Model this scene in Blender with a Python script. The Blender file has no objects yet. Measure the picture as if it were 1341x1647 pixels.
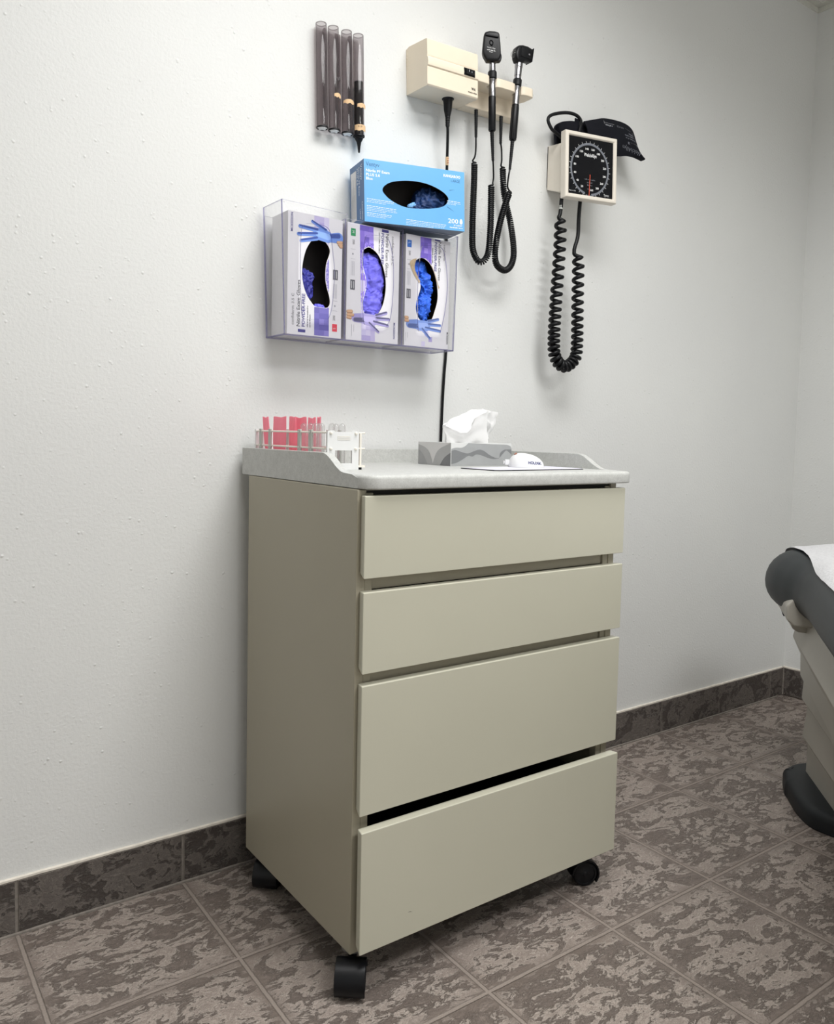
import bpy, bmesh, math, random
from mathutils import Vector, Matrix, noise
from mathutils.geometry import tessellate_polygon
random.seed(7)
sc = bpy.context.scene
COL = sc.collection
PI = math.pi
rad = math.radians

# ------------------------------------------------------------------ helpers
def lin(c):
    out = []
    for v in c:
        v = v / 255.0
        out.append(v / 12.92 if v <= 0.04045 else ((v + 0.055) / 1.055) ** 2.4)
    return (out[0], out[1], out[2], 1.0)

class NT:
    def __init__(s, name):
        s.m = bpy.data.materials.new(name); s.m.use_nodes = True
        s.t = s.m.node_tree; s.n = s.t.nodes; s.l = s.t.links
        for n in list(s.n): s.n.remove(n)
        s.out = s.n.new('ShaderNodeOutputMaterial')
    def node(s, kind, **kw):
        n = s.n.new('ShaderNode' + kind)
        for k, v in kw.items(): setattr(n, k, v)
        return n
    def setin(s, sock, v):
        if hasattr(v, 'is_linked') or isinstance(v, bpy.types.NodeSocket): s.l.new(v, sock)
        else: sock.default_value = v
    def math(s, op, a, b=0.0, c=None, clamp=False):
        n = s.node('Math', operation=op); n.use_clamp = clamp
        s.setin(n.inputs[0], a); s.setin(n.inputs[1], b)
        if c is not None: s.setin(n.inputs[2], c)
        return n.outputs[0]
    def mixc(s, f, a, b):
        n = s.node('Mix', data_type='RGBA')
        s.setin(n.inputs[0], f); s.setin(n.inputs[6], a); s.setin(n.inputs[7], b)
        return n.outputs[2]
    def ramp(s, f, stops):
        n = s.node('ValToRGB'); s.l.new(f, n.inputs[0])
        e = n.color_ramp.elements
        while len(e) < len(stops): e.new(0.5)
        for el, (p, c) in zip(e, stops): el.position = p; el.color = c
        return n.outputs[0]
    def noise(s, vec, scale, detail=2.0, rough=0.5, dist=0.0):
        n = s.node('TexNoise'); s.l.new(vec, n.inputs['Vector'])
        n.inputs['Scale'].default_value = scale; n.inputs['Detail'].default_value = detail
        n.inputs['Roughness'].default_value = rough; n.inputs['Distortion'].default_value = dist
        return n.outputs[0]
    def coord(s): return s.node('TexCoord').outputs['Object']
    def bump(s, h, strength, dist=0.002, normal=None):
        n = s.node('Bump'); n.inputs['Strength'].default_value = strength; n.inputs['Distance'].default_value = dist
        s.l.new(h, n.inputs['Height'])
        if normal: s.l.new(normal, n.inputs['Normal'])
        return n.outputs[0]
    def principled(s, color, rough=0.5, metal=0.0, spec=0.5, normal=None, **kw):
        p = s.node('BsdfPrincipled')
        s.setin(p.inputs['Base Color'], color); s.setin(p.inputs['Roughness'], rough)
        p.inputs['Metallic'].default_value = metal
        p.inputs['Specular IOR Level'].default_value = spec
        if normal: s.l.new(normal, p.inputs['Normal'])
        for k, v in kw.items(): s.setin(p.inputs[k], v)
        s.l.new(p.outputs[0], s.out.inputs[0])
        return p

MATS = {}
def mat(name, c=None, rough=0.5, metal=0.0, spec=0.5, var=0.04, scale=40.0, bump=0.0, bscale=200.0, bdist=0.001):
    """plain procedural material: slight noise variation of the colour, optional fine bump"""
    if name in MATS: return MATS[name]
    t = NT(name); co = t.coord()
    a = lin(c); n = t.noise(co, scale, 3)
    lo = tuple(max(0, v * (1 - var)) for v in a[:3]) + (1,)
    hi = tuple(min(1, v * (1 + var)) for v in a[:3]) + (1,)
    colr = t.ramp(n, [(0.35, lo), (0.65, hi)])
    nm = None
    if bump: nm = t.bump(t.noise(co, bscale, 2), bump, bdist)
    t.principled(colr, rough, metal, spec, nm)
    MATS[name] = t.m
    return t.m

def clear_plastic(name, tint, gloss=0.06, body=0.0, bodyc=(1, 1, 1, 1), rough=0.03, fres=0.55, milky=False):
    t = NT(name)
    tr = t.node('BsdfTransparent'); tr.inputs[0].default_value = tint
    gl = t.node('BsdfGlossy'); gl.inputs['Roughness'].default_value = rough
    fr = t.node('LayerWeight'); fr.inputs[0].default_value = 0.25
    f = t.math('MULTIPLY_ADD', fr.outputs['Fresnel'], fres, gloss, clamp=True)
    mx = t.node('MixShader'); t.l.new(f, mx.inputs[0]); t.l.new(tr.outputs[0], mx.inputs[1]); t.l.new(gl.outputs[0], mx.inputs[2])
    last = mx
    if body:
        df = t.node('BsdfTranslucent' if milky else 'BsdfDiffuse'); df.inputs[0].default_value = bodyc
        m2 = t.node('MixShader'); m2.inputs[0].default_value = body
        t.l.new(mx.outputs[0], m2.inputs[1]); t.l.new(df.outputs[0], m2.inputs[2]); last = m2
    t.l.new(last.outputs[0], t.out.inputs[0])
    MATS[name] = t.m
    return t.m

# ---- mesh builder
WM = {}
class MB:
    def __init__(s): s.v = []; s.f = []; s.mi = []; s.mats = []
    def m(s, mt):
        if mt not in s.mats: s.mats.append(mt)
        return s.mats.index(mt)
    def add(s, vs, fs, mt, xf=None):
        o = len(s.v); k = s.m(mt)
        for v in vs: s.v.append(xf @ Vector(v) if xf else Vector(v))
        for f in fs: s.f.append([i + o for i in f]); s.mi.append(k)
        return s
    def hexa(s, p, mt):   # 8 corners: bottom 4 ccw, top 4 ccw
        return s.add(p, [(3, 2, 1, 0), (4, 5, 6, 7), (0, 1, 5, 4), (1, 2, 6, 5), (2, 3, 7, 6), (3, 0, 4, 7)], mt)
    def box(s, x0, x1, y0, y1, z0, z1, mt, xf=None):
        p = [(x0, y0, z0), (x1, y0, z0), (x1, y1, z0), (x0, y1, z0), (x0, y0, z1), (x1, y0, z1), (x1, y1, z1), (x0, y1, z1)]
        return s.add(p, [(3, 2, 1, 0), (4, 5, 6, 7), (0, 1, 5, 4), (1, 2, 6, 5), (2, 3, 7, 6), (3, 0, 4, 7)], mt, xf)
    def prism(s, poly, lo, hi, mt, axis=2, xf=None):
        """poly 2-D outline, extruded along axis: axis 2 -> (a,b)=xy, axis 1 -> xz, axis 0 -> yz"""
        n = len(poly)
        def mk(a, b, h): return (a, b, h) if axis == 2 else ((a, h, b) if axis == 1 else (h, a, b))
        vs = [mk(a, b, lo) for a, b in poly] + [mk(a, b, hi) for a, b in poly]
        fs = [list(range(n))[::-1], list(range(n, 2 * n))] + [(i, (i + 1) % n, n + (i + 1) % n, n + i) for i in range(n)]
        return s.add(vs, fs, mt, xf)
    def rounded(s, poly, z0, z1, r, mt, seg=4, frame=None, crown=0.0, rt=None):
        """outline prism with rounded top and bottom rims"""
        rt = r if rt is None else rt
        n = len(poly); c = Vector((sum(p[0] for p in poly) / n, sum(p[1] for p in poly) / n))
        area = sum(poly[i][0] * poly[(i + 1) % n][1] - poly[(i + 1) % n][0] * poly[i][1] for i in range(n))
        sg = 1 if area > 0 else -1
        def inset(d):
            out = []
            for i in range(n):
                a, b, cc = Vector(poly[i - 1]), Vector(poly[i]), Vector(poly[(i + 1) % n])
                e1 = (b - a).normalized(); e2 = (cc - b).normalized()
                n1 = Vector((-e1.y, e1.x)) * sg; n2 = Vector((-e2.y, e2.x)) * sg
                nn = (n1 + n2)
                nn = nn.normalized() if nn.length > 1e-6 else n1
                k = max(0.5, nn.dot(n1))
                out.append(b + nn * d / k)
            return out
        rings = []
        for j in range(seg + 1):
            a = PI / 2 * j / seg
            rings.append((r * (1 - math.sin(a)), z0 + r * (1 - math.cos(a))))
        for j in range(seg + 1):
            a = PI / 2 * j / seg
            rings.append((rt * (1 - math.cos(a)), z1 - rt + rt * math.sin(a)))
        vs = []; F = frame or (lambda a, b, h: (a, b, h))
        for d, z in rings:
            for q in inset(d): vs.append(F(q.x, q.y, z))
        m = len(rings); fs = []
        for j in range(m - 1):
            for i in range(n):
                k = (i + 1) % n
                fs.append((j * n + i, j * n + k, (j + 1) * n + k, (j + 1) * n + i))
        fs.append(list(range(n))[::-1])
        if crown:
            base = (m - 1) * n; ins = inset(rt); ct = len(vs); levels = 4
            for L in range(1, levels):
                f = 1 - L / levels
                for q in ins:
                    p = c + (q - c) * f; vs.append(F(p.x, p.y, z1 + crown * (1 - f * f)))
                for i in range(n):
                    k = (i + 1) % n
                    fs.append((base + i, base + k, ct + k, ct + i))
                base = ct; ct = len(vs)
            fs.append(list(range(base, base + n)))
        else: fs.append(list(range((m - 1) * n, m * n)))
        return s.add(vs, fs, mt)
    def tube(s, path, r, mt, seg=10, cap=True, closed=False):
        path = [Vector(p) for p in path]; n = len(path)
        rs = r if isinstance(r, (list, tuple)) else [r] * n
        tang = []
        for i in range(n):
            if closed: t = path[(i + 1) % n] - path[i - 1]
            else: t = path[min(i + 1, n - 1)] - path[max(i - 1, 0)]
            tang.append(t.normalized())
        up = Vector((0, 0, 1)) if abs(tang[0].z) < 0.9 else Vector((1, 0, 0))
        nrm = (up - tang[0] * up.dot(tang[0])).normalized()
        vs = []; fs = []
        for i in range(n):
            if i:
                nrm = nrm - tang[i] * nrm.dot(tang[i])
                if nrm.length < 1e-6: nrm = Vector((1, 0, 0)) - tang[i] * tang[i].x
                nrm.normalize()
            b = tang[i].cross(nrm)
            for k in range(seg):
                a = 2 * PI * k / seg
                vs.append(path[i] + (nrm * math.cos(a) + b * math.sin(a)) * rs[i])
        for i in range(n - (0 if closed else 1)):
            j = (i + 1) % n
            for k in range(seg):
                l = (k + 1) % seg
                fs.append((i * seg + k, i * seg + l, j * seg + l, j * seg + k))
        if cap and not closed:
            fs.append(list(range(seg))[::-1]); fs.append(list(range((n - 1) * seg, n * seg)))
        return s.add(vs, fs, mt)
    def lathe(s, p0, p1, prof, mt, seg=24, cap0=True, cap1=True):
        """prof: list of (t along p0->p1 in metres, radius)"""
        p0, p1 = Vector(p0), Vector(p1); ax = (p1 - p0).normalized()
        a = Vector((0, 0, 1)) if abs(ax.z) < 0.9 else Vector((1, 0, 0))
        u = (a - ax * a.dot(ax)).normalized(); w = ax.cross(u)
        vs = []; fs = []
        for t, r in prof:
            for k in range(seg):
                th = 2 * PI * k / seg
                vs.append(p0 + ax * t + (u * math.cos(th) + w * math.sin(th)) * max(r, 1e-5))
        for i in range(len(prof) - 1):
            for k in range(seg):
                l = (k + 1) % seg
                fs.append((i * seg + k, i * seg + l, (i + 1) * seg + l, (i + 1) * seg + k))
        if cap0: fs.append(list(range(seg))[::-1])
        if cap1: fs.append(list(range((len(prof) - 1) * seg, len(prof) * seg)))
        return s.add(vs, fs, mt)
    def poly(s, pts, mt, F, h):
        return s.add([F(a, b, h) for a, b in pts], [list(range(len(pts)))], mt)
    def rect(s, a0, a1, b0, b1, mt, F, h):
        return s.poly([(a0, b0), (a1, b0), (a1, b1), (a0, b1)], mt, F, h)
    def holed(s, outer, holes, mt, F, h):
        loops = [[Vector((a, b, 0)) for a, b in outer]] + [[Vector((a, b, 0)) for a, b in ho] for ho in holes]
        tri = tessellate_polygon(loops)
        allp = [p for lp in loops for p in lp]
        return s.add([F(p.x, p.y, h) for p in allp], [tuple(t) for t in tri], mt)
    def text(s, body, mt, F, a, b, size, h, width=None, rot=0.0, align='LEFT', bold=0.0):
        if body == '~':      # print too small to read: a row of fine strokes of letter height
            rr_ = random.Random(int(a * 1e5) + int(b * 1e5)); cr, sr = math.cos(rad(rot)), math.sin(rad(rot))
            x = 0.0 if align == 'LEFT' else (-width / 2 if align == 'CENTER' else -width); end = x + width
            while x < end:
                w_ = size * rr_.choice((0.14, 0.2, 0.42, 0.5)); h_ = size * rr_.choice((0.5, 0.5, 0.72))
                q = [(x, 0), (min(end, x + w_), 0), (min(end, x + w_), h_), (x, h_)]
                s.poly([(a + p * cr - t * sr, b + p * sr + t * cr) for p, t in q], mt, F, h); x += w_ + size * rr_.choice((0.12, 0.14, 0.4))
            return s
        c = bpy.data.curves.new('t', 'FONT'); c.body = body; c.size = size; c.resolution_u = 2; c.offset = bold
        o = bpy.data.objects.new('t', c); COL.objects.link(o)
        dg = bpy.context.evaluated_depsgraph_get(); dg.update()
        e = o.evaluated_get(dg); me = e.to_mesh()
        vs = [v.co.copy() for v in me.vertices]; fs = [list(p.vertices) for p in me.polygons]
        e.to_mesh_clear(); bpy.data.objects.remove(o); bpy.data.curves.remove(c)
        if not vs: return s
        x0 = min(v.x for v in vs); x1 = max(v.x for v in vs)
        k = (width / (x1 - x0)) if width else 1.0
        off = 0 if align == 'LEFT' else (-(x1 - x0) * k / 2 if align == 'CENTER' else -(x1 - x0) * k)
        cr, sr = math.cos(rad(rot)), math.sin(rad(rot))
        out = []
        for v in vs:
            p, q = (v.x - x0) * k + off, v.y
            out.append(F(a + p * cr - q * sr, b + p * sr + q * cr, h))
        return s.add(out, fs, mt)
    def build(s, name, parent=None, local=False, bevel=0.0, seg=2, smooth=35, recalc=True, only=None):
        me = bpy.data.meshes.new(name)
        M = Matrix.Identity(4)
        if parent is not None and not local: M = WM[parent].inverted()
        me.from_pydata([tuple(M @ v) for v in s.v], [], s.f)
        for mt in s.mats: me.materials.append(mt)
        for p, k in zip(me.polygons, s.mi): p.material_index = k
        bm = bmesh.new(); bm.from_mesh(me)
        if recalc: bmesh.ops.recalc_face_normals(bm, faces=bm.faces)
        if bevel:
            es = [e for e in bm.edges if len(e.link_faces) == 2 and e.calc_face_angle(0) > rad(32) and (only is None or all(only(v.co) for v in e.verts))]
            bmesh.ops.bevel(bm, geom=es, offset=bevel, segments=seg, affect='EDGES', clamp_overlap=True, profile=0.5)
        bm.to_mesh(me); bm.free()
        if smooth:
            for p in me.polygons: p.use_smooth = True
            me.set_sharp_from_angle(angle=rad(smooth))
        o = bpy.data.objects.new(name, me); COL.objects.link(o)
        if bevel and smooth:
            wn_ = o.modifiers.new('weighted_normals', 'WEIGHTED_NORMAL'); wn_.keep_sharp = True; wn_.weight = 100
        if parent is not None:
            o.parent = parent; WM[o] = WM[parent]
        else: WM[o] = Matrix.Identity(4)
        return o

def tag(o, label, cat, group=None, kind=None):
    o['label'] = label; o['category'] = cat
    if group: o['group'] = group
    if kind: o['kind'] = kind
    return o
def thing(name, label, cat, loc, rot=(0, 0, 0), group=None):
    o = bpy.data.objects.new(name, None); o.empty_display_size = 0.05
    o.location = loc; o.rotation_euler = rot; COL.objects.link(o)
    WM[o] = Matrix.LocRotScale(Vector(loc), __import__('mathutils').Euler(rot), Vector((1, 1, 1)))
    return tag(o, label, cat, group)
def struct(o): o['kind'] = 'structure'; return o
def recenter(o):
    """top-level single mesh: put the origin at the base of its mesh"""
    vs = [v.co for v in o.data.vertices]
    c = Vector(((min(v.x for v in vs) + max(v.x for v in vs)) / 2, (min(v.y for v in vs) + max(v.y for v in vs)) / 2, min(v.z for v in vs)))
    o.data.transform(Matrix.Translation(-c)); o.location = c
    return o
def copy_tree(o, parent=None):
    c = o.copy(); COL.objects.link(c)
    if parent is not None: c.parent = parent
    for ch in list(o.children): copy_tree(ch, c)
    return c
def smooth_path(pts, n=8):
    P = [Vector(p) for p in pts]; out = []
    for i in range(len(P) - 1):
        a = P[max(i - 1, 0)]; b = P[i]; c = P[i + 1]; d = P[min(i + 2, len(P) - 1)]
        for k in range(n):
            t = k / n
            out.append(0.5 * ((2 * b) + (c - a) * t + (2 * a - 5 * b + 4 * c - d) * t * t + (3 * b - a - 3 * c + d) * t ** 3))
    out.append(P[-1]); return out
def resample(path, m):
    L = [0.0]
    for i in range(1, len(path)): L.append(L[-1] + (path[i] - path[i - 1]).length)
    out = []; j = 0
    for k in range(m):
        t = L[-1] * k / (m - 1)
        while j < len(L) - 2 and L[j + 1] < t: j += 1
        f = (t - L[j]) / max(1e-9, L[j + 1] - L[j]); out.append(path[j].lerp(path[j + 1], min(1, max(0, f))))
    return out, L[-1]
def helix(center, turns, R, steps=12, dens=None):
    """coil round a centre line; dens(t) maps 0..1 along the path to 0..1 of the turns"""
    m = int(turns * steps) + 1
    base, L = resample(smooth_path(center, 10), m)
    up = Vector((0, -1, 0)); out = []
    for i in range(m):
        t = (base[min(i + 1, m - 1)] - base[max(i - 1, 0)]).normalized()
        n1 = (up - t * up.dot(t)).normalized(); n2 = t.cross(n1)
        s = i / (m - 1); a = 2 * PI * turns * (dens(s) if dens else s)
        out.append(base[i] + (n1 * math.cos(a) + n2 * math.sin(a)) * R)
    return out

# ------------------------------------------------------------------ materials
T = 0.33; GX = -0.0253; GY = -0.3118
def slate(name, grid, dark, mid, light, pale):
    t = NT(name); co = t.coord()
    sep = t.node('SeparateXYZ'); t.l.new(co, sep.inputs[0])
    u = t.math('DIVIDE', t.math('SUBTRACT', sep.outputs[0], GX), T)
    v = t.math('DIVIDE', t.math('SUBTRACT', sep.outputs[1], GY), T)
    cmb = t.node('CombineXYZ'); t.l.new(t.math('FLOOR', u), cmb.inputs[0]); t.l.new(t.math('FLOOR', v), cmb.inputs[1])
    wn = t.node('TexWhiteNoise', noise_dimensions='3D'); t.l.new(cmb.outputs[0], wn.inputs[0])
    off = t.node('VectorMath', operation='MULTIPLY_ADD')
    t.l.new(wn.outputs['Color'], off.inputs[0]); off.inputs[1].default_value = (9, 9, 9); t.l.new(co, off.inputs[2])
    mp = t.node('Mapping'); mp.inputs['Rotation'].default_value = (0, 0, rad(28)); mp.inputs['Scale'].default_value = (1.0, 1.9, 1.5)
    t.l.new(off.outputs[0], mp.inputs[0]); P = mp.outputs[0]
    n1 = t.noise(P, 11.5, 10, 0.68, 1.1)
    n2 = t.noise(P, 44, 8, 0.75, 0.8)
    n3 = t.noise(co, 420, 3, 0.7)
    h = t.math('ADD', t.math('MULTIPLY', n1, 0.62), t.math('MULTIPLY', n2, 0.38))
    c0 = t.ramp(h, [(0.36, mid), (0.43, dark), (0.478, dark), (0.494, mid), (0.506, pale), (0.522, light), (0.57, mid), (0.61, light), (0.66, pale)])
    gr = t.ramp(n3, [(0.33, (0.72, 0.72, 0.72, 1)), (0.66, (1.24, 1.24, 1.24, 1))])
    mul = t.node('Mix', data_type='RGBA', blend_type='MULTIPLY'); mul.inputs[0].default_value = 1.0
    t.l.new(c0, mul.inputs[6]); t.l.new(gr, mul.inputs[7])
    n5 = t.noise(P, 150, 5, 0.7, 0.4)
    glint = t.math('MULTIPLY', t.ramp(n5, [(0.575, (0, 0, 0, 1)), (0.66, (1, 1, 1, 1))]), t.ramp(h, [(0.42, (0.25, 0.25, 0.25, 1)), (0.51, (1, 1, 1, 1)), (0.60, (0.35, 0.35, 0.35, 1))]))  # glints on the relief, painted into the tile colour as pale specks
    col = t.mixc(t.math('MULTIPLY', glint, 0.75), mul.outputs[2], pale)
    pit = t.ramp(n5, [(0.30, (1, 1, 1, 1)), (0.42, (0, 0, 0, 1))])
    col = t.mixc(t.math('MULTIPLY', pit, 0.35), col, dark)
    plate = t.ramp(h, [(0.36, (0, 0, 0, 1)), (0.48, (0.3, 0.3, 0.3, 1)), (0.512, (0.8, 0.8, 0.8, 1)), (0.56, (0.72, 0.72, 0.72, 1)), (0.70, (1, 1, 1, 1))])
    hh = t.math('ADD', t.math('ADD', plate, t.math('MULTIPLY', n2, 0.35)), t.math('MULTIPLY', n3, 0.22))
    rough = t.math('MULTIPLY_ADD', n3, 0.3, 0.32)
    if grid:
        fu = t.math('FRACT', u); fv = t.math('FRACT', v)
        du = t.math('MINIMUM', fu, t.math('SUBTRACT', 1.0, fu)); dv = t.math('MINIMUM', fv, t.math('SUBTRACT', 1.0, fv))
        d = t.math('MULTIPLY', t.math('MINIMUM', du, dv), T)
        wob = t.math('MULTIPLY', t.math('SUBTRACT', n2, 0.5), 0.004)
        d = t.math('ADD', d, wob)
        mr = t.node('MapRange'); mr.inputs[1].default_value = 0.0030; mr.inputs[2].default_value = 0.0052; t.l.new(d, mr.inputs[0])
        tile = mr.outputs[0]
        ed = t.node('MapRange'); ed.inputs[1].default_value = 0.004; ed.inputs[2].default_value = 0.026; t.l.new(d, ed.inputs[0])
        # worn, smoother dull border of each tile
        border = t.math('SUBTRACT', 1.0, ed.outputs[0])
        col = t.mixc(t.math('MULTIPLY', border, 0.75), col, dark)
        grout = t.ramp(n3, [(0.3, lin((130, 119, 111))), (0.7, lin((156, 145, 137)))])
        col = t.mixc(tile, grout, col)
        hh = t.math('ADD', t.math('MULTIPLY', hh, ed.outputs[0]), t.math('MULTIPLY', tile, 1.1))
        rough = t.math('ADD', rough, t.math('MULTIPLY', t.math('SUBTRACT', 1.0, tile), 0.35))
    nm = t.bump(hh, 0.85, 0.0034)
    t.principled(col, rough, 0, 0.5, nm)
    return t.m
M_floor = slate('slate_floor_tile', True, lin((113, 102, 95)), lin((143, 131, 123)), lin((163, 151, 143)), lin((202, 191, 182)))
M_base = slate('slate_base_tile', False, lin((72, 65, 61)), lin((92, 86, 81)), lin((108, 101, 96)), lin((130, 122, 116)))

def wall_paint():
    t = NT('orange_peel_wall_paint'); co = t.coord()
    a = t.noise(co, 150, 3, 0.55); b = t.noise(co, 48, 2, 0.5)
    v = t.node('TexVoronoi', feature='F1'); v.inputs['Scale'].default_value = 70; t.l.new(co, v.inputs['Vector'])
    blob = t.ramp(v.outputs['Distance'], [(0.06, (1, 1, 1, 1)), (0.26, (0, 0, 0, 1))])
    sel = t.ramp(b, [(0.54, (0, 0, 0, 1)), (0.66, (1, 1, 1, 1))])
    bl = t.math('MULTIPLY', blob, sel)
    h = t.math('ADD', t.math('MULTIPLY', a, 0.55), t.math('MULTIPLY', bl, 0.75))
    nm = t.bump(h, 0.65, 0.0024)
    big = t.noise(co, 1.6, 2)
    col = t.ramp(big, [(0.3, lin((221, 222, 221))), (0.7, lin((226, 227, 225)))])
    t.principled(col, 0.55, 0, 0.35, nm)
    return t.m
M_wall = wall_paint()
M_ceil = mat('ceiling_tile_white', (226, 226, 220), 0.9, bump=0.3, bscale=300)
M_trimw = mat('white_metal_trim', (214, 214, 206), 0.5)
M_caulk = mat('caulk_cream', (226, 219, 208), 0.6, var=0.08, scale=60, bump=0.5, bscale=120)
M_grout = mat('base_grout', (128, 121, 114), 0.9, var=0.15, scale=90)
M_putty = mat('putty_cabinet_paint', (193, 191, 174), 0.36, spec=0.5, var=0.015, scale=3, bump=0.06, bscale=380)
M_side = mat('putty_side_darker', (166, 160, 142), 0.4, spec=0.45, var=0.02, scale=3, bump=0.05, bscale=300)  # body and frame tone, darker than the drawer fronts
M_dark = mat('interior_shade', (34, 34, 31), 0.8)  # dark colour deepens the shade inside and under the cabinet
def counter_mat():
    t = NT('grey_speckled_laminate'); co = t.coord()
    n = t.noise(co, 420, 3, 0.7); m2 = t.noise(co, 90, 4, 0.6)
    c = t.ramp(t.math('ADD', t.math('MULTIPLY', n, 0.6), t.math('MULTIPLY', m2, 0.4)),
               [(0.36, lin((178, 179, 176))), (0.5, lin((191, 192, 189))), (0.64, lin((202, 203, 200)))])
    t.principled(c, 0.45, 0, 0.4, t.bump(n, 0.25, 0.0008)); return t.m
M_counter = counter_mat()
M_blk = mat('black_plastic', (11, 12, 16), 0.40, spec=0.3, var=0.1, bump=0.08, bscale=500)
M_blkm = mat('matte_black_rubber', (13, 14, 18), 0.5, spec=0.28, var=0.1)
M_cord = mat('black_cord', (10, 11, 14), 0.40, spec=0.25, var=0.05)
M_cream = mat('cream_abs_plastic', (233, 220, 199), 0.42, spec=0.4, var=0.01, bump=0.06, bscale=700)
M_bone = mat('bone_plastic', (226, 219, 207), 0.35, spec=0.45, var=0.01)
M_chrome = mat('chrome', (150, 150, 154), 0.24, metal=1.0, var=0.02)
M_steel = mat('dull_steel', (150, 150, 152), 0.35, metal=1.0)
M_white = mat('white_plastic', (224, 225, 225), 0.35, var=0.01)
M_offw = mat('ivory_plastic', (232, 227, 217), 0.4, var=0.01)
M_greyp = mat('grey_plastic_post', (182, 184, 178), 0.4, var=0.02)
M_dial = mat('dial_black', (9, 10, 15), 0.3, spec=0.3, var=0.02)
M_ink_w = mat('ink_white', (225, 226, 226), 0.6, var=0.0)
M_ink_g = mat('ink_grey', (112, 116, 124), 0.6, var=0.0)
M_ink_k = mat('ink_black', (45, 45, 50), 0.6, var=0.0)
M_needle = mat('needle_orange', (226, 96, 70), 0.5, var=0.0)
M_tape = mat('tan_masking_tape', (224, 189, 146), 0.7, var=0.04, scale=300)
M_card = mat('carton_white', (228, 227, 232), 0.45, var=0.01)
M_inner = mat('carton_inner_shade', (70, 66, 64), 0.9, var=0.08)  # board darkened, so the shade inside the carton sits in its colour
M_tan = mat('torn_board_tan', (196, 174, 142), 0.9, var=0.1, scale=200)
M_blue = mat('carton_sky_blue', (106, 176, 232), 0.32, spec=0.5, var=0.015, scale=20)
M_navy = mat('carton_navy_side', (56, 98, 146), 0.4, var=0.02)
M_label = mat('label_paper', (215, 215, 216), 0.6, var=0.02)
M_paper = mat('table_paper', (212, 212, 214), 0.8, var=0.05, scale=150, bump=0.9, bscale=150, bdist=0.003)
M_vinyl = mat('charcoal_vinyl', (44, 48, 50), 0.46, spec=0.3, var=0.03, bump=0.05, bscale=500)
M_bed = mat('warm_grey_moulded_plastic', (176, 172, 163), 0.42, spec=0.4, var=0.01)
M_foot = mat('dark_grey_footplate', (32, 35, 38), 0.5, spec=0.3, var=0.05)
M_clear = clear_plastic('clear_acrylic', (0.988, 0.987, 0.993, 1), 0.004, 0.0, fres=0.32)
M_cedge = clear_plastic('acrylic_violet_edge', (0.56, 0.55, 0.74, 1), 0.10, 0.22, lin((150, 146, 196)))
M_smoke = clear_plastic('smoked_acrylic', (0.70, 0.67, 0.68, 1), 0.02, 0.06, lin((150, 144, 146)), fres=0.4)
M_back = clear_plastic('pale_smoke_backing', (0.93, 0.92, 0.92, 1), 0.01, 0.0, fres=0.2)
M_glass = clear_plastic('test_tube_glass', (0.99, 0.99, 0.99, 1), 0.02, 0.07, lin((252, 252, 252)), fres=0.25, milky=True)
def glove_mat(name, c, c2):
    t = NT(name); co = t.coord(); n = t.noise(co, 60, 4, 0.6)
    col = t.ramp(n, [(0.35, lin(c2)), (0.65, lin(c))])
    t.principled(col, 0.5, 0, 0.4, t.bump(t.noise(co, 150, 4, 0.65, 0.6), 0.5, 0.003)); return t.m
M_gviolet = glove_mat('violet_nitrile', (124, 120, 240), (108, 102, 226))
M_gindigo = glove_mat('indigo_nitrile', (62, 64, 160), (48, 48, 140))
M_gblue = glove_mat('royal_blue_nitrile', (58, 118, 240), (38, 94, 216))
M_gsky = glove_mat('blue_nitrile', (32, 66, 120), (22, 50, 100))
def pink_mat():
    t = NT('translucent_pink_film'); co = t.coord()
    df = t.node('BsdfPrincipled'); df.inputs['Base Color'].default_value = lin((255, 172, 188)); df.inputs['Roughness'].default_value = 0.3
    tl = t.node('BsdfTranslucent'); tl.inputs[0].default_value = lin((255, 186, 200))
    tr = t.node('BsdfTransparent'); tr.inputs[0].default_value = lin((255, 200, 210))
    m1 = t.node('MixShader'); m1.inputs[0].default_value = 0.5; t.l.new(df.outputs[0], m1.inputs[1]); t.l.new(tl.outputs[0], m1.inputs[2])
    m2 = t.node('MixShader'); m2.inputs[0].default_value = 0.22; t.l.new(m1.outputs[0], m2.inputs[1]); t.l.new(tr.outputs[0], m2.inputs[2])
    t.l.new(m2.outputs[0], t.out.inputs[0]); return t.m
M_pink = pink_mat()
def tissue_mat(name, c):
    t = NT(name); co = t.coord()
    df = t.node('BsdfDiffuse'); df.inputs[0].default_value = lin(c)
    tl = t.node('BsdfTranslucent'); tl.inputs[0].default_value = lin(c)
    b = t.bump(t.noise(co, 400, 3), 0.15, 0.001); t.l.new(b, df.inputs['Normal'])
    m1 = t.node('MixShader'); m1.inputs[0].default_value = 0.35
    t.l.new(df.outputs[0], m1.inputs[1]); t.l.new(tl.outputs[0], m1.inputs[2]); t.l.new(m1.outputs[0], t.out.inputs[0]); return t.m
M_tissue = tissue_mat('soft_white_tissue', (246, 246, 246))
M_drape = tissue_mat('paper_drape', (228, 228, 228))
def ink(name, c): return mat('ink_' + name, c, 0.55, var=0.0)

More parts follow.
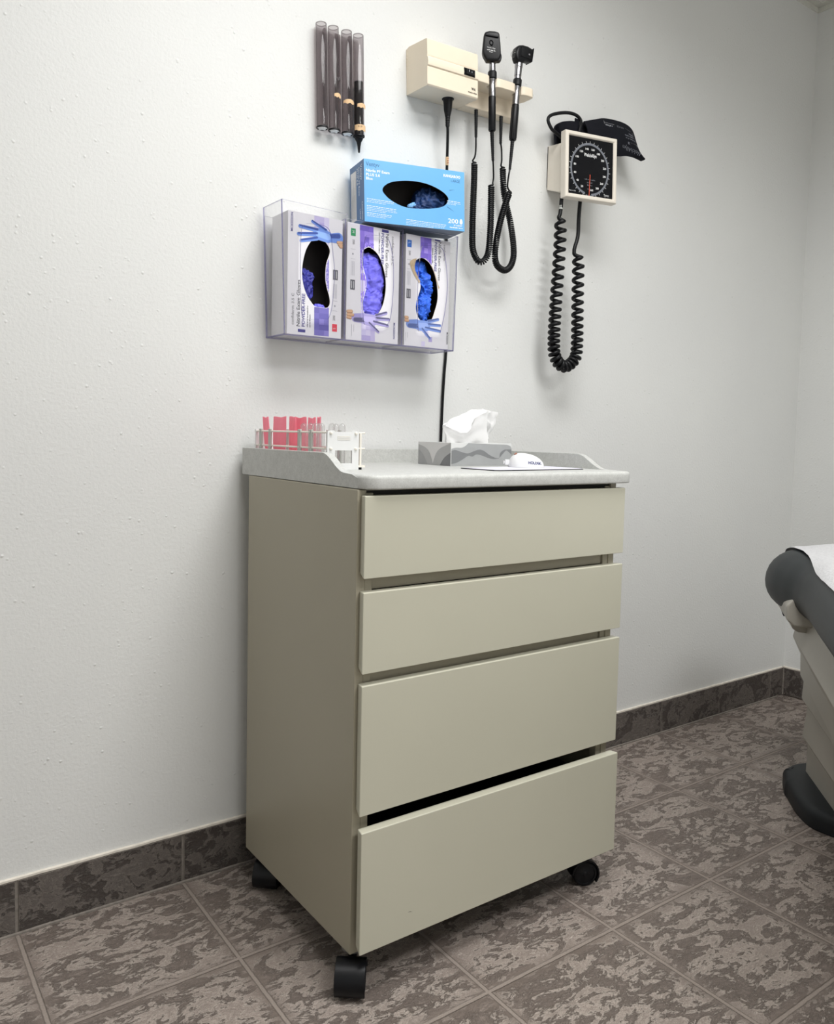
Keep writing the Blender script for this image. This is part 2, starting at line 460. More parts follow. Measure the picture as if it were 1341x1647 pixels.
# ------------------------------------------------------------------ room shell
XC = 2.7156; ZC = 2.608; XL = -1.5; YB = -3.0
BH = 0.111
fl = MB().box(XL, XC, YB, 0, -0.06, 0, M_floor).build('floor', smooth=0); struct(fl)
struct(MB().box(XL, XC, 0, 0.10, -0.06, ZC + 0.3, M_wall).build('wall_back', smooth=0))
struct(MB().box(XC, XC + 0.1, YB, 0.10, -0.06, ZC + 0.3, M_wall).build('wall_right', smooth=0))
struct(MB().box(XL - 0.1, XL, YB, 0.10, -0.06, ZC + 0.3, M_wall).build('wall_left', smooth=0))
struct(MB().box(XL - 0.1, XC + 0.1, YB - 0.1, YB, -0.06, ZC + 0.3, M_wall).build('wall_front', smooth=0))
ce = MB().box(XL, XC, YB, 0, ZC, ZC + 0.05, M_ceil)
ce = ce.build('ceiling', smooth=0); struct(ce)
tr = MB()
for k in range(-3, 5):                     # lay-in grid: tee bars hang a few mm below the tiles
    x = 2.12 - 0.61 * (k + 1)
    if XL + .05 < x < XC - .05: tr.box(x - 0.012, x + 0.012, YB + 0.02, -0.024, ZC - 0.006, ZC - 0.0005, M_trimw)
for k in range(0, 5):
    y = -0.55 - 0.61 * k
    if y > YB + .05: tr.box(XL + 0.02, XC - 0.024, y - 0.012, y + 0.012, ZC - 0.0065, ZC - 0.0006, M_trimw)
struct(tr.build('trim_1', smooth=0))
wa = MB()                                   # wall angle round the ceiling
wa.box(XL, XC - 0.0245, -0.024, 0, ZC - 0.005, ZC - 0.0003, M_trimw).box(XL, XC - 0.0035, -0.003, 0, ZC - 0.024, ZC - 0.0055, M_trimw)
wa.box(XC - 0.024, XC, YB, 0, ZC - 0.005, ZC - 0.0003, M_trimw).box(XC - 0.003, XC, YB, 0, ZC - 0.024, ZC - 0.0055, M_trimw)
struct(wa.build('trim_2', smooth=0))
def baseboard(name, axis):
    m = MB(); g = 0.0028; th = 0.007
    if axis == 'x':
        m.box(XL, XC - 0.001, -0.0045, 0, 0.001, BH - 0.002, M_grout)
        k = int((XL - GX) / T) - 1
        while GX + k * T < XC:
            a = max(XL, GX + k * T + g); b = min(XC - th - 0.002, GX + (k + 1) * T - g); k += 1
            if b - a > 0.01: m.box(a, b, -th, -0.0005, 0.004, BH - 0.003, M_base)
    else:
        m.box(XC - 0.0045, XC, YB, -0.001, 0.001, BH - 0.002, M_grout)
        k = 0
        while GY + T - k * T > YB:
            b = min(-th - 0.002, GY + T - k * T - g); a = max(YB, GY - k * T + g); k += 1
            if b - a > 0.01: m.box(XC - th, XC - 0.0005, a, b, 0.004, BH - 0.003, M_base)
    return struct(m.build(name, bevel=0.0008, seg=1))
baseboard('baseboard_back', 'x'); baseboard('baseboard_right', 'y')
ck = MB()
pts = [(XL + i * 0.02, 0) for i in range(int((XC - XL) / 0.02) + 1)]
path = [(x, -0.0035, BH + 0.0005 + 0.0012 * noise.noise(Vector((x * 22, 0, 3)))) for x, _ in pts]
ck.tube(path, 0.0042, M_caulk, 6)
ck.tube([(XC - 0.0035, -0.004 - i * 0.02, BH + 0.0005 + 0.001 * noise.noise(Vector((i * .44, 0, 9)))) for i in range(140)], 0.0042, M_caulk, 6)
ck.tube([(XL + i * 0.03, -0.0075, 0.0015 + 0.001 * noise.noise(Vector((i * .6, 5, 9)))) for i in range(int((XC - XL - .01) / 0.03))], 0.0035, M_grout, 6)
ck.tube([(XC - 0.0075, -0.006, 0.002), (XC - 0.0075, -0.006, BH - 0.004)], 0.0045, M_grout, 6)
struct(ck.build('trim_3'))

# ------------------------------------------------------------------ drawer cabinet on casters
BX0, BX1, BYF, BYB = 0.4275, 1.0885, -0.5043, -0.0596
cab = thing('drawer_cabinet', 'putty beige four drawer rolling cabinet with grey raised-edge top on black casters', 'cabinet', (0.758, -0.28, 0))
b = MB()
ZB, ZT = 0.068, 0.8935
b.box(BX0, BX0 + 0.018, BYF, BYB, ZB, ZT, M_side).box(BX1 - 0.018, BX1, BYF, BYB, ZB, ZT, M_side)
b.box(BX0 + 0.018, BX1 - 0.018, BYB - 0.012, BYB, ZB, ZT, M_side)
b.box(BX0 + 0.018, BX1 - 0.018, BYF + 0.004, BYB - 0.012, ZB, ZB + 0.016, M_dark)  # underside panel coloured dark to deepen the shade beneath
b.box(BX0 + 0.018, BX1 - 0.018, BYF + 0.004, BYB - 0.012, ZT - 0.014, ZT, M_dark)
# front frame: stiles and rails
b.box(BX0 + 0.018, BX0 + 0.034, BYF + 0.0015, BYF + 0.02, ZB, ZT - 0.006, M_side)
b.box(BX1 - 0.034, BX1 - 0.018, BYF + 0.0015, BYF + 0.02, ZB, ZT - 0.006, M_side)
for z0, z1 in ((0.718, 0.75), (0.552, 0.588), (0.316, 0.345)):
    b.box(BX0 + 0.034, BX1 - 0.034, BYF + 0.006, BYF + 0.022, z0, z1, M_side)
b.build('body', cab, bevel=0.0022, seg=2)
# countertop
CX0, CX1, CYF, CYB = 0.4310, 1.1165, -0.533, -0.019
CZ0, CZ1 = 0.8945, 0.9195
def arc(cx, cy, r, a0, a1, n=7): return [(cx + r * math.cos(rad(a0 + (a1 - a0) * i / n)), cy + r * math.sin(rad(a0 + (a1 - a0) * i / n))) for i in range(n + 1)]
cr = 0.032
outline = [(CX0, CYB), (CX0, CYF + cr)] + arc(CX0 + cr, CYF + cr, cr, 180, 270)[1:] + arc(CX1 - cr, CYF + cr, cr, 270, 360) + [(CX1, CYB)]
c = MB(); c.rounded(outline, CZ0, CZ1, 0.003, M_counter, 3, rt=0.007)
LT = 0.9525
def lip_profile():
    p = [(CYB - 0.0004, CZ0 + 0.0003), (CYB - 0.0004, LT)]
    p += [(-0.375, LT + 0.0005)]
    for i in range(1, 11):
        t = i / 10; s = t * t * (3 - 2 * t)
        p.append((-0.375 - 0.078 * t, LT - (LT - CZ1 - 0.0005) * s))
    p += [(-0.480, CZ1 - 0.0012), (-0.499, CZ1 - 0.0062), (-0.501, CZ0 + 0.004), (-0.499, CZ0 + 0.0006)]
    return p
c2 = MB()
c2.prism(lip_profile(), CX0 - 0.0003, CX0 + 0.0148, M_counter, axis=0)
c2.prism(lip_profile(), CX1 - 0.0148, CX1 + 0.0003, M_counter, axis=0)
c2.box(CX0 + 0.012, CX1 - 0.012, CYB - 0.019, CYB - 0.0002, CZ1 - 0.004, LT - 0.0004, M_counter)
top = c.build('countertop', cab)
c2.build('raised_edge', top, bevel=0.0065, seg=3, only=lambda v: v.z > CZ1 + 0.006)
# drawers
def drawer(z0, z1, yf, x0=0.430, x1=1.0950, scratch=False):
    m = MB()
    th = 0.0195
    d = 0.008
    vs = [(x0 + 0.0045, yf + th, z0 + d), (x1 - 0.0045, yf + th, z0 + d), (x1 - 0.0045, yf + th, z1), (x0 + 0.0045, yf + th, z1),
          (x0, yf, z0), (x1, yf, z0), (x1, yf, z1), (x0, yf, z1)]
    m.add(vs, [(0, 1, 2, 3), (4, 7, 6, 5), (0, 4, 5, 1), (1, 5, 6, 2), (2, 6, 7, 3), (3, 7, 4, 0)], M_putty)
    dr = m.build('drawer', cab, bevel=0.0020, seg=3)
    bx = MB()
    xa, xb, ya, yb = BX0 + 0.046, BX1 - 0.046, yf + th, BYB - 0.03
    za, zb = z0 + 0.018, z1 - 0.05
    bx.box(xa, xb, ya, yb, za, za + 0.006, M_dark).box(xa, xa + .01, ya, yb, za, zb, M_dark).box(xb - .01, xb, ya, yb, za, zb, M_dark).box(xa, xb, yb - .01, yb, za, zb, M_dark)
    bx.build('drawer_box', dr, smooth=0)
    if scratch:
        s = MB(); F = lambda a, bb, h: (a, yf - h, bb)
        q = [(0.5290, 0.1290), (0.5345, 0.1288), (0.5402, 0.1268)]
        s.poly([q[0], (q[1][0], q[1][1] + 0.0005), q[2], (q[1][0], q[1][1] - 0.0006)], ink('scratch', (70, 66, 62)), F, 0.0002)
        s.build('scratch_mark', dr, smooth=0)
    return dr
drawer(0.7420, 0.8840, -0.5245)
drawer(0.5770, 0.7190, -0.5245)
drawer(0.3260, 0.5570, -0.5245)
drawer(0.0835, 0.3030, -0.5360, 0.4275, 1.0900, scratch=True)
# casters
def caster(x, y, ang):
    R = Matrix.Translation((x, y, 0)) @ Matrix.Rotation(rad(ang), 4, 'Z')
    rw = 0.0275; off = 0.026; zc = rw; hw = 0.0270
    h = MB()
    prof = []
    n = 16
    for i in range(n + 1):
        a = rad(-38 + 216 * i / n); prof.append((off + (rw + 0.005) * math.cos(a), zc + (rw + 0.005) * math.sin(a)))
    inner = []
    for i in range(n + 1):
        a = rad(178 - 216 * i / n); inner.append((off + (rw + 0.0015) * math.cos(a), zc + (rw + 0.0015) * math.sin(a)))
    P = prof + inner; m = len(P)
    vs = [R @ Vector((a, -hw, q)) for a, q in P] + [R @ Vector((a, hw, q)) for a, q in P]
    fs = []
    for i in range(m):
        j = (i + 1) % m; fs.append((i, j, m + j, m + i))
    for i in range(n):
        fs.append((i, i + 1, m - 2 - i, m - 1 - i)); fs.append((m + i, m + m - 1 - i, m + m - 2 - i, m + i + 1))
    h.add(vs, fs, M_blk)
    # centre web and boss that carries the stem
    h.prism([(off - 0.024, zc - 0.006), (off + 0.022, zc - 0.006), (off + 0.024, zc + 0.018), (off, zc + 0.027), (off - 0.03, zc + 0.024), (off - 0.034, zc + 0.008)], -0.004, 0.004, M_blk, axis=1, xf=R)
    h.lathe(R @ Vector((0, 0, 0.038)), R @ Vector((0, 0, 0.064)), [(0, 0.0085), (0.022, 0.0085), (0.023, 0.007)], M_blk, 16)
    o = h.build('caster', cab, bevel=0.0008, seg=1)
    st = MB(); st.lathe(R @ Vector((0, 0, 0.056)), R @ Vector((0, 0, 0.07)), [(0, 0.0055), (0.0105, 0.0055), (0.0105, 0.02), (0.0125, 0.02)], M_steel, 16); st.build('stem', o)
    for s in (-1, 1):
        w = MB()
        p0 = R @ Vector((off, s * 0.0080, zc)); p1 = R @ Vector((off, s * 0.0265, zc))
        w.lathe(p0, p1, [(0, rw - 0.003), (0.002, rw), (0.0155, rw), (0.0175, rw - 0.003), (0.0172, rw - 0.006), (0.015, rw - 0.007), (0.0165, 0.006), (0.018, 0.004)], M_blkm, 28)
        w.build('wheel', o)
caster(0.446, -0.485, 233); caster(0.474, -0.100, 226); caster(1.022, -0.472, -24); caster(1.046, -0.098, 20)

# ------------------------------------------------------------------ things on the cabinet top
SZ = CZ1 + 0.0003
# test tube rack
RX0, RX1, RY0, RY1 = 0.4482, 0.5165, -0.36, -0.0465
rk = thing('test_tube_rack', 'white and grey plastic test tube rack along the left raised edge of the cabinet top', 'rack', (0.478, -0.21, SZ))
pl = MB(); F = lambda a, bb, h: (a, RY0 - 0.0025 - h, bb)
out = [(RX0, SZ), (RX0, 0.9925), (RX0 + 0.014, 0.9938), (RX0 + 0.016, 0.9912), (RX1 - 0.016, 0.9912), (RX1 - 0.014, 0.9938), (RX1, 0.9930), (RX1, SZ)]
win = [(RX0 + 0.0165, 0.932), (RX1 - 0.0145, 0.932), (RX1 - 0.0145, 0.9565), (RX0 + 0.0165, 0.9565)]
for y in (RY0 - 0.0025, RY0 + 0.0025):
    pl.holed(out, [win], M_white, lambda a, bb, h, y=y: (a, y, bb), 0)
for lp in (out, win):
    n = len(lp); pl.add([(a, RY0 - 0.0025, z) for a, z in lp] + [(a, RY0 + 0.0025, z) for a, z in lp], [(i, (i + 1) % n, n + (i + 1) % n, n + i) for i in range(n)], M_white)
for a in (RX0 + 0.007, RX1 - 0.007):
    for z in (0.9885, 0.9595):
        pl.lathe((a, RY0 - 0.002, z), (a, RY0 - 0.0055, z), [(0, 0.0032), (0.0028, 0.0028), (0.0035, 0.0018)], M_offw, 10)
for z in (0.982, 0.979, 0.976):
    pl.box(RX0 + 0.021, RX1 - 0.019, RY0 - 0.0031, RY0 - 0.0025, z, z + 0.0008, M_offw)
pl.build('end_plate', rk, bevel=0.0, smooth=40)
bp = MB(); bp.box(RX0, RX1, RY1 - 0.0025, RY1 + 0.0025, SZ, 0.9935, M_white); bp.build('end_plate', rk, bevel=0.0008)
for x in (RX0 + 0.003, RX1 - 0.003):
    for z in (0.9895, 0.9595, 0.9245):
        r = MB(); r.tube([(x, RY0 + 0.002, z), (x, RY1 + 0.006, z)], 0.0019, M_offw, 8); r.build('rail', rk)
for y in (-0.072, -0.1165, -0.249, -0.2945):
    for x in (RX0 + 0.0005, RX1 - 0.0035):
        p = MB(); p.box(x - 0.001, x + 0.003, y - 0.0055, y + 0.0055, SZ, 0.9945, M_greyp)
        for z in (0.9895, 0.9595): p.lathe((x - 0.0005, y, z), (x - 0.0022, y, z), [(0, 0.0024), (0.0012, 0.0021), (0.0017, 0.001)], M_offw, 10)
        p.build('post', rk, bevel=0.0006, seg=1)
for z in (0.9895, 0.9600):
    r = MB(); r.tube([(RX1 - 0.002, RY0 + 0.004, z), (RX1 + 0.017, RY0 + 0.004, z)], 0.0018, M_offw, 8); r.build('cross_rail', rk)
ft = MB(); ft.box(RX1 - 0.002, RX1 + 0.017, RY0 + 0.001, RY0 + 0.008, SZ + 0.0045, SZ + 0.0085, M_offw).box(RX1 + 0.004, RX1 + 0.010, RY0 + 0.002, RY0 + 0.007, SZ, SZ + 0.0045, M_blkm).box(RX1 + 0.005, RX1 + 0.009, RY0 + 0.002, RY0 + 0.006, SZ + .008, 0.9895, M_offw)
ft.build('foot', rk)
def tube_mesh(name, parent=None, h=0.0865, r=0.0066):
    m = MB(); pr = [(0, r * 1.0)]
    pr += [(h - r, r)] + [(h - r + r * math.sin(rad(a)), r * math.cos(rad(a))) for a in (20, 40, 60, 75, 88)]
    m.lathe((0, 0, 0), (0, 0, h), pr, M_glass, 20, cap0=False)
    m.lathe((0, 0, 0), (0, 0, h), [(0, r * 0.86), (h - r, r * 0.86)] + [(h - r + r * 0.86 * math.sin(rad(a)), r * 0.86 * math.cos(rad(a))) for a in (20, 40, 60, 75, 88)], M_glass, 20, cap0=False)
    o = m.build(name, recalc=True); return o
tspots = [(0.4570, -0.2515, 'clear round-ended tube in the rack, leftmost of the clear tubes'),
          (0.4570, -0.2810, 'clear round-ended tube in the rack just left of the second pair of grey posts'),
          (0.4570, -0.3000, 'clear round-ended tube in the rack, front one of the touching pair before the pink film'),
          (0.4710, -0.2900, 'clear round-ended tube in the rack, rear one of the touching pair before the pink film'),
          (0.4580, -0.3220, 'clear round-ended tube standing in front of the narrow end pink sachet'),
          (0.4720, -0.3360, 'clear round-ended tube behind the left corner of the white rack end plate'),
          (0.4880, -0.3240, 'clear round-ended tube behind the middle of the white rack end plate'),
          (0.4900, -0.3440, 'clear round-ended tube nearest the front, behind the right half of the white end plate')]
t0 = tube_mesh('test_tube')
for i, (x, y, lab) in enumerate(tspots):
    o = t0 if i == 0 else t0.copy()
    if i: COL.objects.link(o)
    o.location = (x, y, SZ + 0.0005 + (0.0006 if i % 2 else 0)); tag(o, lab, 'test tube', 'round-ended tubes in the rack')
# pink sachets
def sachet(y0, y1, x, lean, ztop, lab, spread=0.0):
    m = MB(); ny, nz = 8, 10; th = 0.0016
    vs = []; fs = []
    H = ztop - SZ
    for side in (0, 1):
        for j in range(nz + 1):
            t = j / nz
            for i in range(ny + 1):
                s = i / ny
                w = 1 + spread * t
                y = (y0 + y1) / 2 + (s - 0.5) * (y1 - y0) * w + lean * t
                puff = math.sin(PI * s) * (0.0035 * (1 - t) + 0.0012)
                xx = x + (th / 2 + puff) * (1 if side else -1) + 0.0012 * math.sin(s * 9 + t * 4)
                z = SZ + H * t + (0.0012 * math.sin(s * 7 + x * 300) if j == nz else 0)
                vs.append((xx, y, z))
    W = ny + 1; N = W * (nz + 1)
    for side in (0, 1):
        for j in range(nz):
            for i in range(ny):
                a = side * N + j * W + i; fs.append((a, a + 1, a + W + 1, a + W))
    for j in range(nz):
        for i in (0, ny):
            a = j * W + i; fs.append((a, a + W, N + a + W, N + a))
    for i in range(ny):
        for j in (0, nz):
            a = j * W + i; fs.append((a, a + 1, N + a + 1, N + a))
    m.add(vs, fs, M_pink); o = m.build('pink_sachet', smooth=60)
    recenter(o); return tag(o, lab, 'sachet', 'pink film sachets in the rack')
sachet(-0.090, -0.070, 0.466, 0.020, 1.0195, 'narrow pink film sachet standing alone beside the rearmost grey post of the rack', 0.5)
sachet(-0.149, -0.101, 0.467, -0.002, 1.0198, 'wide bright pink film sachet in the rack, just right of the rearmost pair of posts', 0.25)
sachet(-0.196, -0.169, 0.470, 0.003, 1.0198, 'bright pink film sachet in the middle of the rack, left of the clear tubes', 0.1)
sachet(-0.213, -0.168, 0.484, 0.002, 1.0190, 'wide bright pink film sachet in the rack behind the second pair of grey posts', 0.1)
sachet(-0.2465, -0.2145, 0.486, -0.002, 1.0180, 'bright pink film sachet in the rack behind the close pair of clear tubes', 0.0)
sachet(-0.270, -0.258, 0.484, -0.002, 1.0190, 'narrow pink film sachet at the front end of the pink row in the rack', 0.1)

# tissue box: local frame, x along the long face
TA = rad(-1.0)
tb = thing('tissue_box', 'grey wave-patterned cardboard tissue box near the back of the cabinet top', 'tissue box', (0.8322, -0.2454, SZ), (0, 0, TA))
TL, TD, TH = 0.180, 0.128, 0.0525
m = MB()
g1, g2, g3, g4 = mat('tb_light', (214, 215, 214), .6, var=.01), mat('tb_mid', (176, 178, 178), .6, var=.02), mat('tb_grey', (160, 162, 163), .6, var=.03), mat('tb_dark', (122, 124, 126), .6, var=.03)
slit = [(0.058 + 0.058 * math.cos(2 * PI * i / 28) + 0.036, TD / 2 + 0.018 * math.sin(2 * PI * i / 28)) for i in range(28)]
m.holed([(0, 0), (TL, 0), (TL, TD), (0, TD)], [slit], g1, lambda a, bb, h: (a, bb, TH), 0)
m.add([(0, 0, 0), (TL, 0, 0), (TL, TD, 0), (0, TD, 0), (0, 0, TH), (TL, 0, TH), (TL, TD, TH), (0, TD, TH)], [(3, 2, 1, 0), (0, 1, 5, 4), (1, 2, 6, 5), (2, 3, 7, 6), (3, 0, 4, 7)], g1)
Ff = lambda a, bb, h: (a, -h, bb)
def wave(pts, n=8): return [(p.x, p.y) for p in smooth_path([(a, bb, 0) for a, bb in pts], n)]
# long face artwork: mid grey field with light corner, dark wave
k = TL / 760.0; kz = TH / 285.0
def tp(a, bb): return (0.0015 + (a - 205) * k, TH - (bb - 530) * kz)
m.poly([tp(205, 812), tp(960, 812)] + [tp(960, 590), tp(945, 562), tp(905, 548)] + wave([tp(905, 546), tp(650, 540), tp(410, 530)], 4)[1:] + wave([tp(410, 530), tp(375, 565), tp(330, 590), tp(260, 590), tp(205, 605)])[1:], g3, Ff, 0.0002)
up_ = wave([tp(205, 630), tp(250, 618), tp(320, 640), tp(400, 660), tp(470, 635), tp(540, 612), tp(600, 625), tp(680, 680), tp(760, 715), tp(800, 715)])
lo_ = wave([tp(800, 722), tp(730, 730), tp(660, 715), tp(580, 685), tp(510, 672), tp(460, 698), tp(410, 690), tp(340, 735), tp(270, 775), tp(205, 790)])
m.poly(up_ + lo_, g4, Ff, 0.0004)
m.poly(wave([tp(805, 700), tp(815, 650), tp(860, 612), tp(900, 606), tp(960, 606)]) + wave([tp(960, 670), tp(925, 640), tp(890, 620), tp(850, 660), tp(805, 715)]), g4, Ff, 0.0004)
# end face artwork
Fe = lambda a, bb, h: (-h, TD - a, bb)
ke = TD / 175.0; kh = TH / 125.0
def te(a, bb): return ((a - 220) * ke, TH - (bb - 217) * kh)
m.poly(wave([te(222, 258), te(245, 280), te(268, 325), te(275, 342)]) + [te(222, 342)], g3, Fe, 0.0003)
m.poly(wave([te(395, 217), te(370, 232), te(340, 250), te(318, 280), te(300, 342)]) + [te(395, 342)], g2, Fe, 0.0002)
m.poly(wave([te(222, 230), te(262, 250), te(285, 280), te(305, 342)]) + [te(275, 342)] + wave([te(268, 325), te(245, 280), te(222, 258)]), g2, Fe, 0.00035)
m.poly(wave([te(395, 270), te(362, 300), te(340, 342)]) + [te(395, 342)], g4, Fe, 0.0004)
m.build('carton', tb, local=True, smooth=0)
# tissue pulled out of the box
ts = MB()
def tisgrid(A, B, n=14):
    vs = []; fs = []
    for j in range(n + 1):
        for i in range(len(A)):
            t = j / n; a = Vector(A[i]); bb = Vector(B[i]); p = a.lerp(bb, t)
            cren = 0.0035 * math.sin(i * 1.25 + t * 1.2) * (1 - t) * 1.3 + 0.004 * noise.noise(Vector((i * .5, t * 3, 2)))
            p = p + Vector((0.3 * cren, -cren, 0.0015 * math.sin(i * 2.2) * t))
            vs.append(p)
    W = len(A)
    for j in range(n):
        for i in range(W - 1):
            a = j * W + i; fs.append((a, a + 1, a + W + 1, a + W))
    return vs, fs
def dense(pts, n=3): return [tuple(p) for p in smooth_path(pts, n)]
base = dense([(0.868, -0.188, 0.966), (0.890, -0.192, 0.966), (0.915, -0.196, 0.966), (0.950, -0.196, 0.966), (0.985, -0.192, 0.966)])
fold = dense([(0.8500, -0.190, 1.0118), (0.874, -0.200, 1.0020), (0.9050, -0.206, 0.9955), (0.9430, -0.200, 1.0300), (0.9840, -0.190, 1.0500)])
v_, f_ = tisgrid(base, fold); ts.add(v_, f_, M_tissue)
ridge = dense([(0.8500, -0.190, 1.0118), (0.880, -0.180, 1.0250), (0.920, -0.172, 1.0390), (0.955, -0.168, 1.0510), (0.9900, -0.166, 1.0540)])
v_, f_ = tisgrid(fold, ridge, 8); ts.add(v_, f_, M_tissue)
back = dense([(0.870, -0.176, 0.966), (0.895, -0.172, 0.966), (0.925, -0.170, 0.966), (0.955, -0.170, 0.966), (0.985, -0.172, 0.966)])
v_, f_ = tisgrid(ridge, back, 10); ts.add(v_, f_, M_tissue)
side = dense([(0.985, -0.192, 0.966), (0.990, -0.190, 0.988), (0.992, -0.190, 1.010), (0.988, -0.190, 1.032), (0.984, -0.190, 1.050)])
wing = dense([(0.985, -0.172, 0.966), (1.004, -0.176, 0.990), (1.017, -0.178, 1.012), (1.026, -0.178, 1.034), (1.032, -0.176, 1.046)])
top_ = dense([(0.985, -0.172, 0.966), (0.992, -0.170, 0.990), (1.000, -0.168, 1.012), (1.000, -0.166, 1.034), (0.990, -0.166, 1.054)])
v_, f_ = tisgrid(side, wing, 6); ts.add(v_, f_, M_tissue)
v_, f_ = tisgrid(top_, wing, 4); ts.add(v_, f_, M_tissue)
o = ts.build('tissue', smooth=50); tag(o, 'white paper tissue pulled up from the grey tissue box', 'tissue'); recenter(o)

# flat folder and white mouse-shaped gadget
fd = MB()
fo = [(0.7747, -0.3533), (0.7800, -0.4520), (0.7900, -0.4580), (1.0500, -0.4420), (1.0700, -0.3900), (1.0600, -0.3000)]
fd.prism(fo, SZ, SZ + 0.0014, M_blkm)
fi = [(0.7790, -0.3540), (0.7840, -0.4505), (0.7920, -0.4545), (1.0490, -0.4390), (1.0685, -0.3890), (1.0590, -0.3010)]
fd.prism(fi, SZ + 0.0014, SZ + 0.0017, mat('lavender_white_sheet', (226, 226, 238), .4, var=.01))
o = fd.build('flat_folder', smooth=0); recenter(o); tag(o, 'thin lavender-white folder with dark edge lying flat under the white mouse-shaped gadget', 'folder')
MZ = SZ + 0.0021
ms = thing('mouse_shaped_gadget', 'small white mouse-shaped gadget with navy lettering, on the flat folder before the tissue box', 'gadget', (0.962, -0.350, MZ), (0, 0, rad(-33)))
def mouse_pt(u_, v_, sc_=1.0):
    # u_ 0..2pi round, v_ 0..pi/2 up
    cx = math.cos(u_); sy = math.sin(u_)
    L, Wd, H = 0.0425, 0.029, 0.0305
    r = math.cos(v_) ** 0.8
    x = L * cx * r * (1 - 0.10 * max(0, -cx)); y = Wd * sy * r * (1 - 0.14 * cx)
    z = H * math.sin(v_) ** 0.9 * (1 - 0.18 * (x / L)) * (1 - 0.06 * (x / L) ** 2)
    return (x * sc_, y * sc_, z * sc_)
m = MB(); nu, nv = 40, 14; vs = []; fs = []
for j in range(nv + 1):
    for i in range(nu): vs.append(mouse_pt(2 * PI * i / nu, PI / 2 * j / nv))
for j in range(nv):
    for i in range(nu):
        kx = (i + 1) % nu; fs.append((j * nu + i, j * nu + kx, (j + 1) * nu + kx, (j + 1) * nu + i))
fs.append(list(range(nu))[::-1]); m.add(vs, fs, M_white)
m.build('shell', ms, local=True, smooth=60)
def hol(a, bb, h):   # wrap text on the near flank
    u_ = -PI / 2 + a / 0.034; v_ = bb / 0.034
    p = Vector(mouse_pt(u_, v_)); return p * 1.012 + Vector((0, -0.0003, 0))
w = MB(); w.text('HOLOGIC', ink('navy', (40, 44, 110)), hol, 0.0015, 0.0075, 0.0105, 0, width=0.0300, bold=0.0003); w.build('lettering', ms, local=True, smooth=0)
w = MB(); w.lathe((-0.022, -0.004, 0.027), (-0.026, -0.0045, 0.0325), [(0, 0.0035), (0.003, 0.0035), (0.004, 0.003)], mat('amber_window', (150, 100, 80), .3), 14); w.build('button', ms, local=True)
w = MB(); w.box(-0.046, -0.036, -0.006, 0.006, 0.004, 0.016, M_white); w.box(-0.0495, -0.046, -0.004, 0.004, 0.006, 0.013, M_white); w.build('tape_tab', ms, local=True, bevel=0.001)

# ------------------------------------------------------------------ clear glove-box holder on the wall
HY0, HY1 = -0.0125, -0.1005
gh = thing('glove_box_holder', 'clear acrylic three-slot wall holder with violet edges, above the cabinet', 'holder', (0.716, -0.056, 1.195))
def slab(p8, face_axis, name):
    """clear slab: the two big faces clear, the narrow edges violet"""
    m = MB(); fs = [(3, 2, 1, 0), (4, 5, 6, 7), (0, 1, 5, 4), (1, 2, 6, 5), (2, 3, 7, 6), (3, 0, 4, 7)]
    big = {0: (3, 5), 1: (2, 4), 2: (0, 1)}[face_axis]
    for i, f in enumerate(fs): m.add(p8, [f], M_clear if i in big else M_cedge)
    return m.build(name, gh, smooth=0, recalc=False)
tk = 0.0032
HZ0 = 1.1945
def xz8(x0b, x1b, x0t, x1t, y0, y1, z0, z1, z1f=None):
    z1f = z1 if z1f is None else z1f
    return [(x0b, y1, z0), (x1b, y1, z0), (x1b, y0, z0), (x0b, y0, z0), (x0t, y1, z1f), (x1t, y1, z1f), (x1t, y0, z1), (x0t, y0, z1)]
slab(xz8(0.4870, 0.4870 + tk, 0.4770, 0.4770 + tk, HY0, HY1, HZ0, 1.4765, 1.4755), 0, 'side_panel')
slab(xz8(0.9455 - tk, 0.9455, 0.9510 - tk, 0.9510, HY0, HY1, HZ0, 1.466, 1.472), 0, 'side_panel')
slab(xz8(0.6362, 0.6362 + tk, 0.6345, 0.6345 + tk, HY0 - tk, HY1 + tk, HZ0 + tk, 1.4590, 1.4625), 0, 'divider')
slab(xz8(0.7925, 0.7925 + tk, 0.7895, 0.7895 + tk, HY0 - tk, HY1 + tk, HZ0 + tk, 1.4590, 1.4640), 0, 'divider')
slab(xz8(0.4870, 0.9455, 0.4870, 0.9455, HY0, HY1, HZ0, HZ0 + tk), 2, 'bottom_panel')
slab(xz8(0.4895, 0.9425, 0.4800, 0.9480, HY0, HY0 - tk, HZ0 + tk, 1.4585, 1.4585), 1, 'back_panel')
CUT1 = [(0.5317, 1.4323), (0.5514, 1.436), (0.5814, 1.4366), (0.5956, 1.4236), (0.6028, 1.3808), (0.6072, 1.3484), (0.6065, 1.3151), (0.6022, 1.2659), (0.5949, 1.2418), (0.5873, 1.2377), (0.5371, 1.2327), (0.5283, 1.2405), (0.5253, 1.2835), (0.5235, 1.3264), (0.5234, 1.3693), (0.5246, 1.4166)]
CUT2 = [(0.6926, 1.435), (0.7205, 1.4383), (0.7438, 1.4367), (0.7546, 1.4213), (0.762, 1.3861), (0.7644, 1.3434), (0.7628, 1.3001), (0.7585, 1.2608), (0.751, 1.2427), (0.7407, 1.2353), (0.6944, 1.2341), (0.6854, 1.2407), (0.6823, 1.2699), (0.6802, 1.3118), (0.6794, 1.3745), (0.6831, 1.4126), (0.6865, 1.4298)]
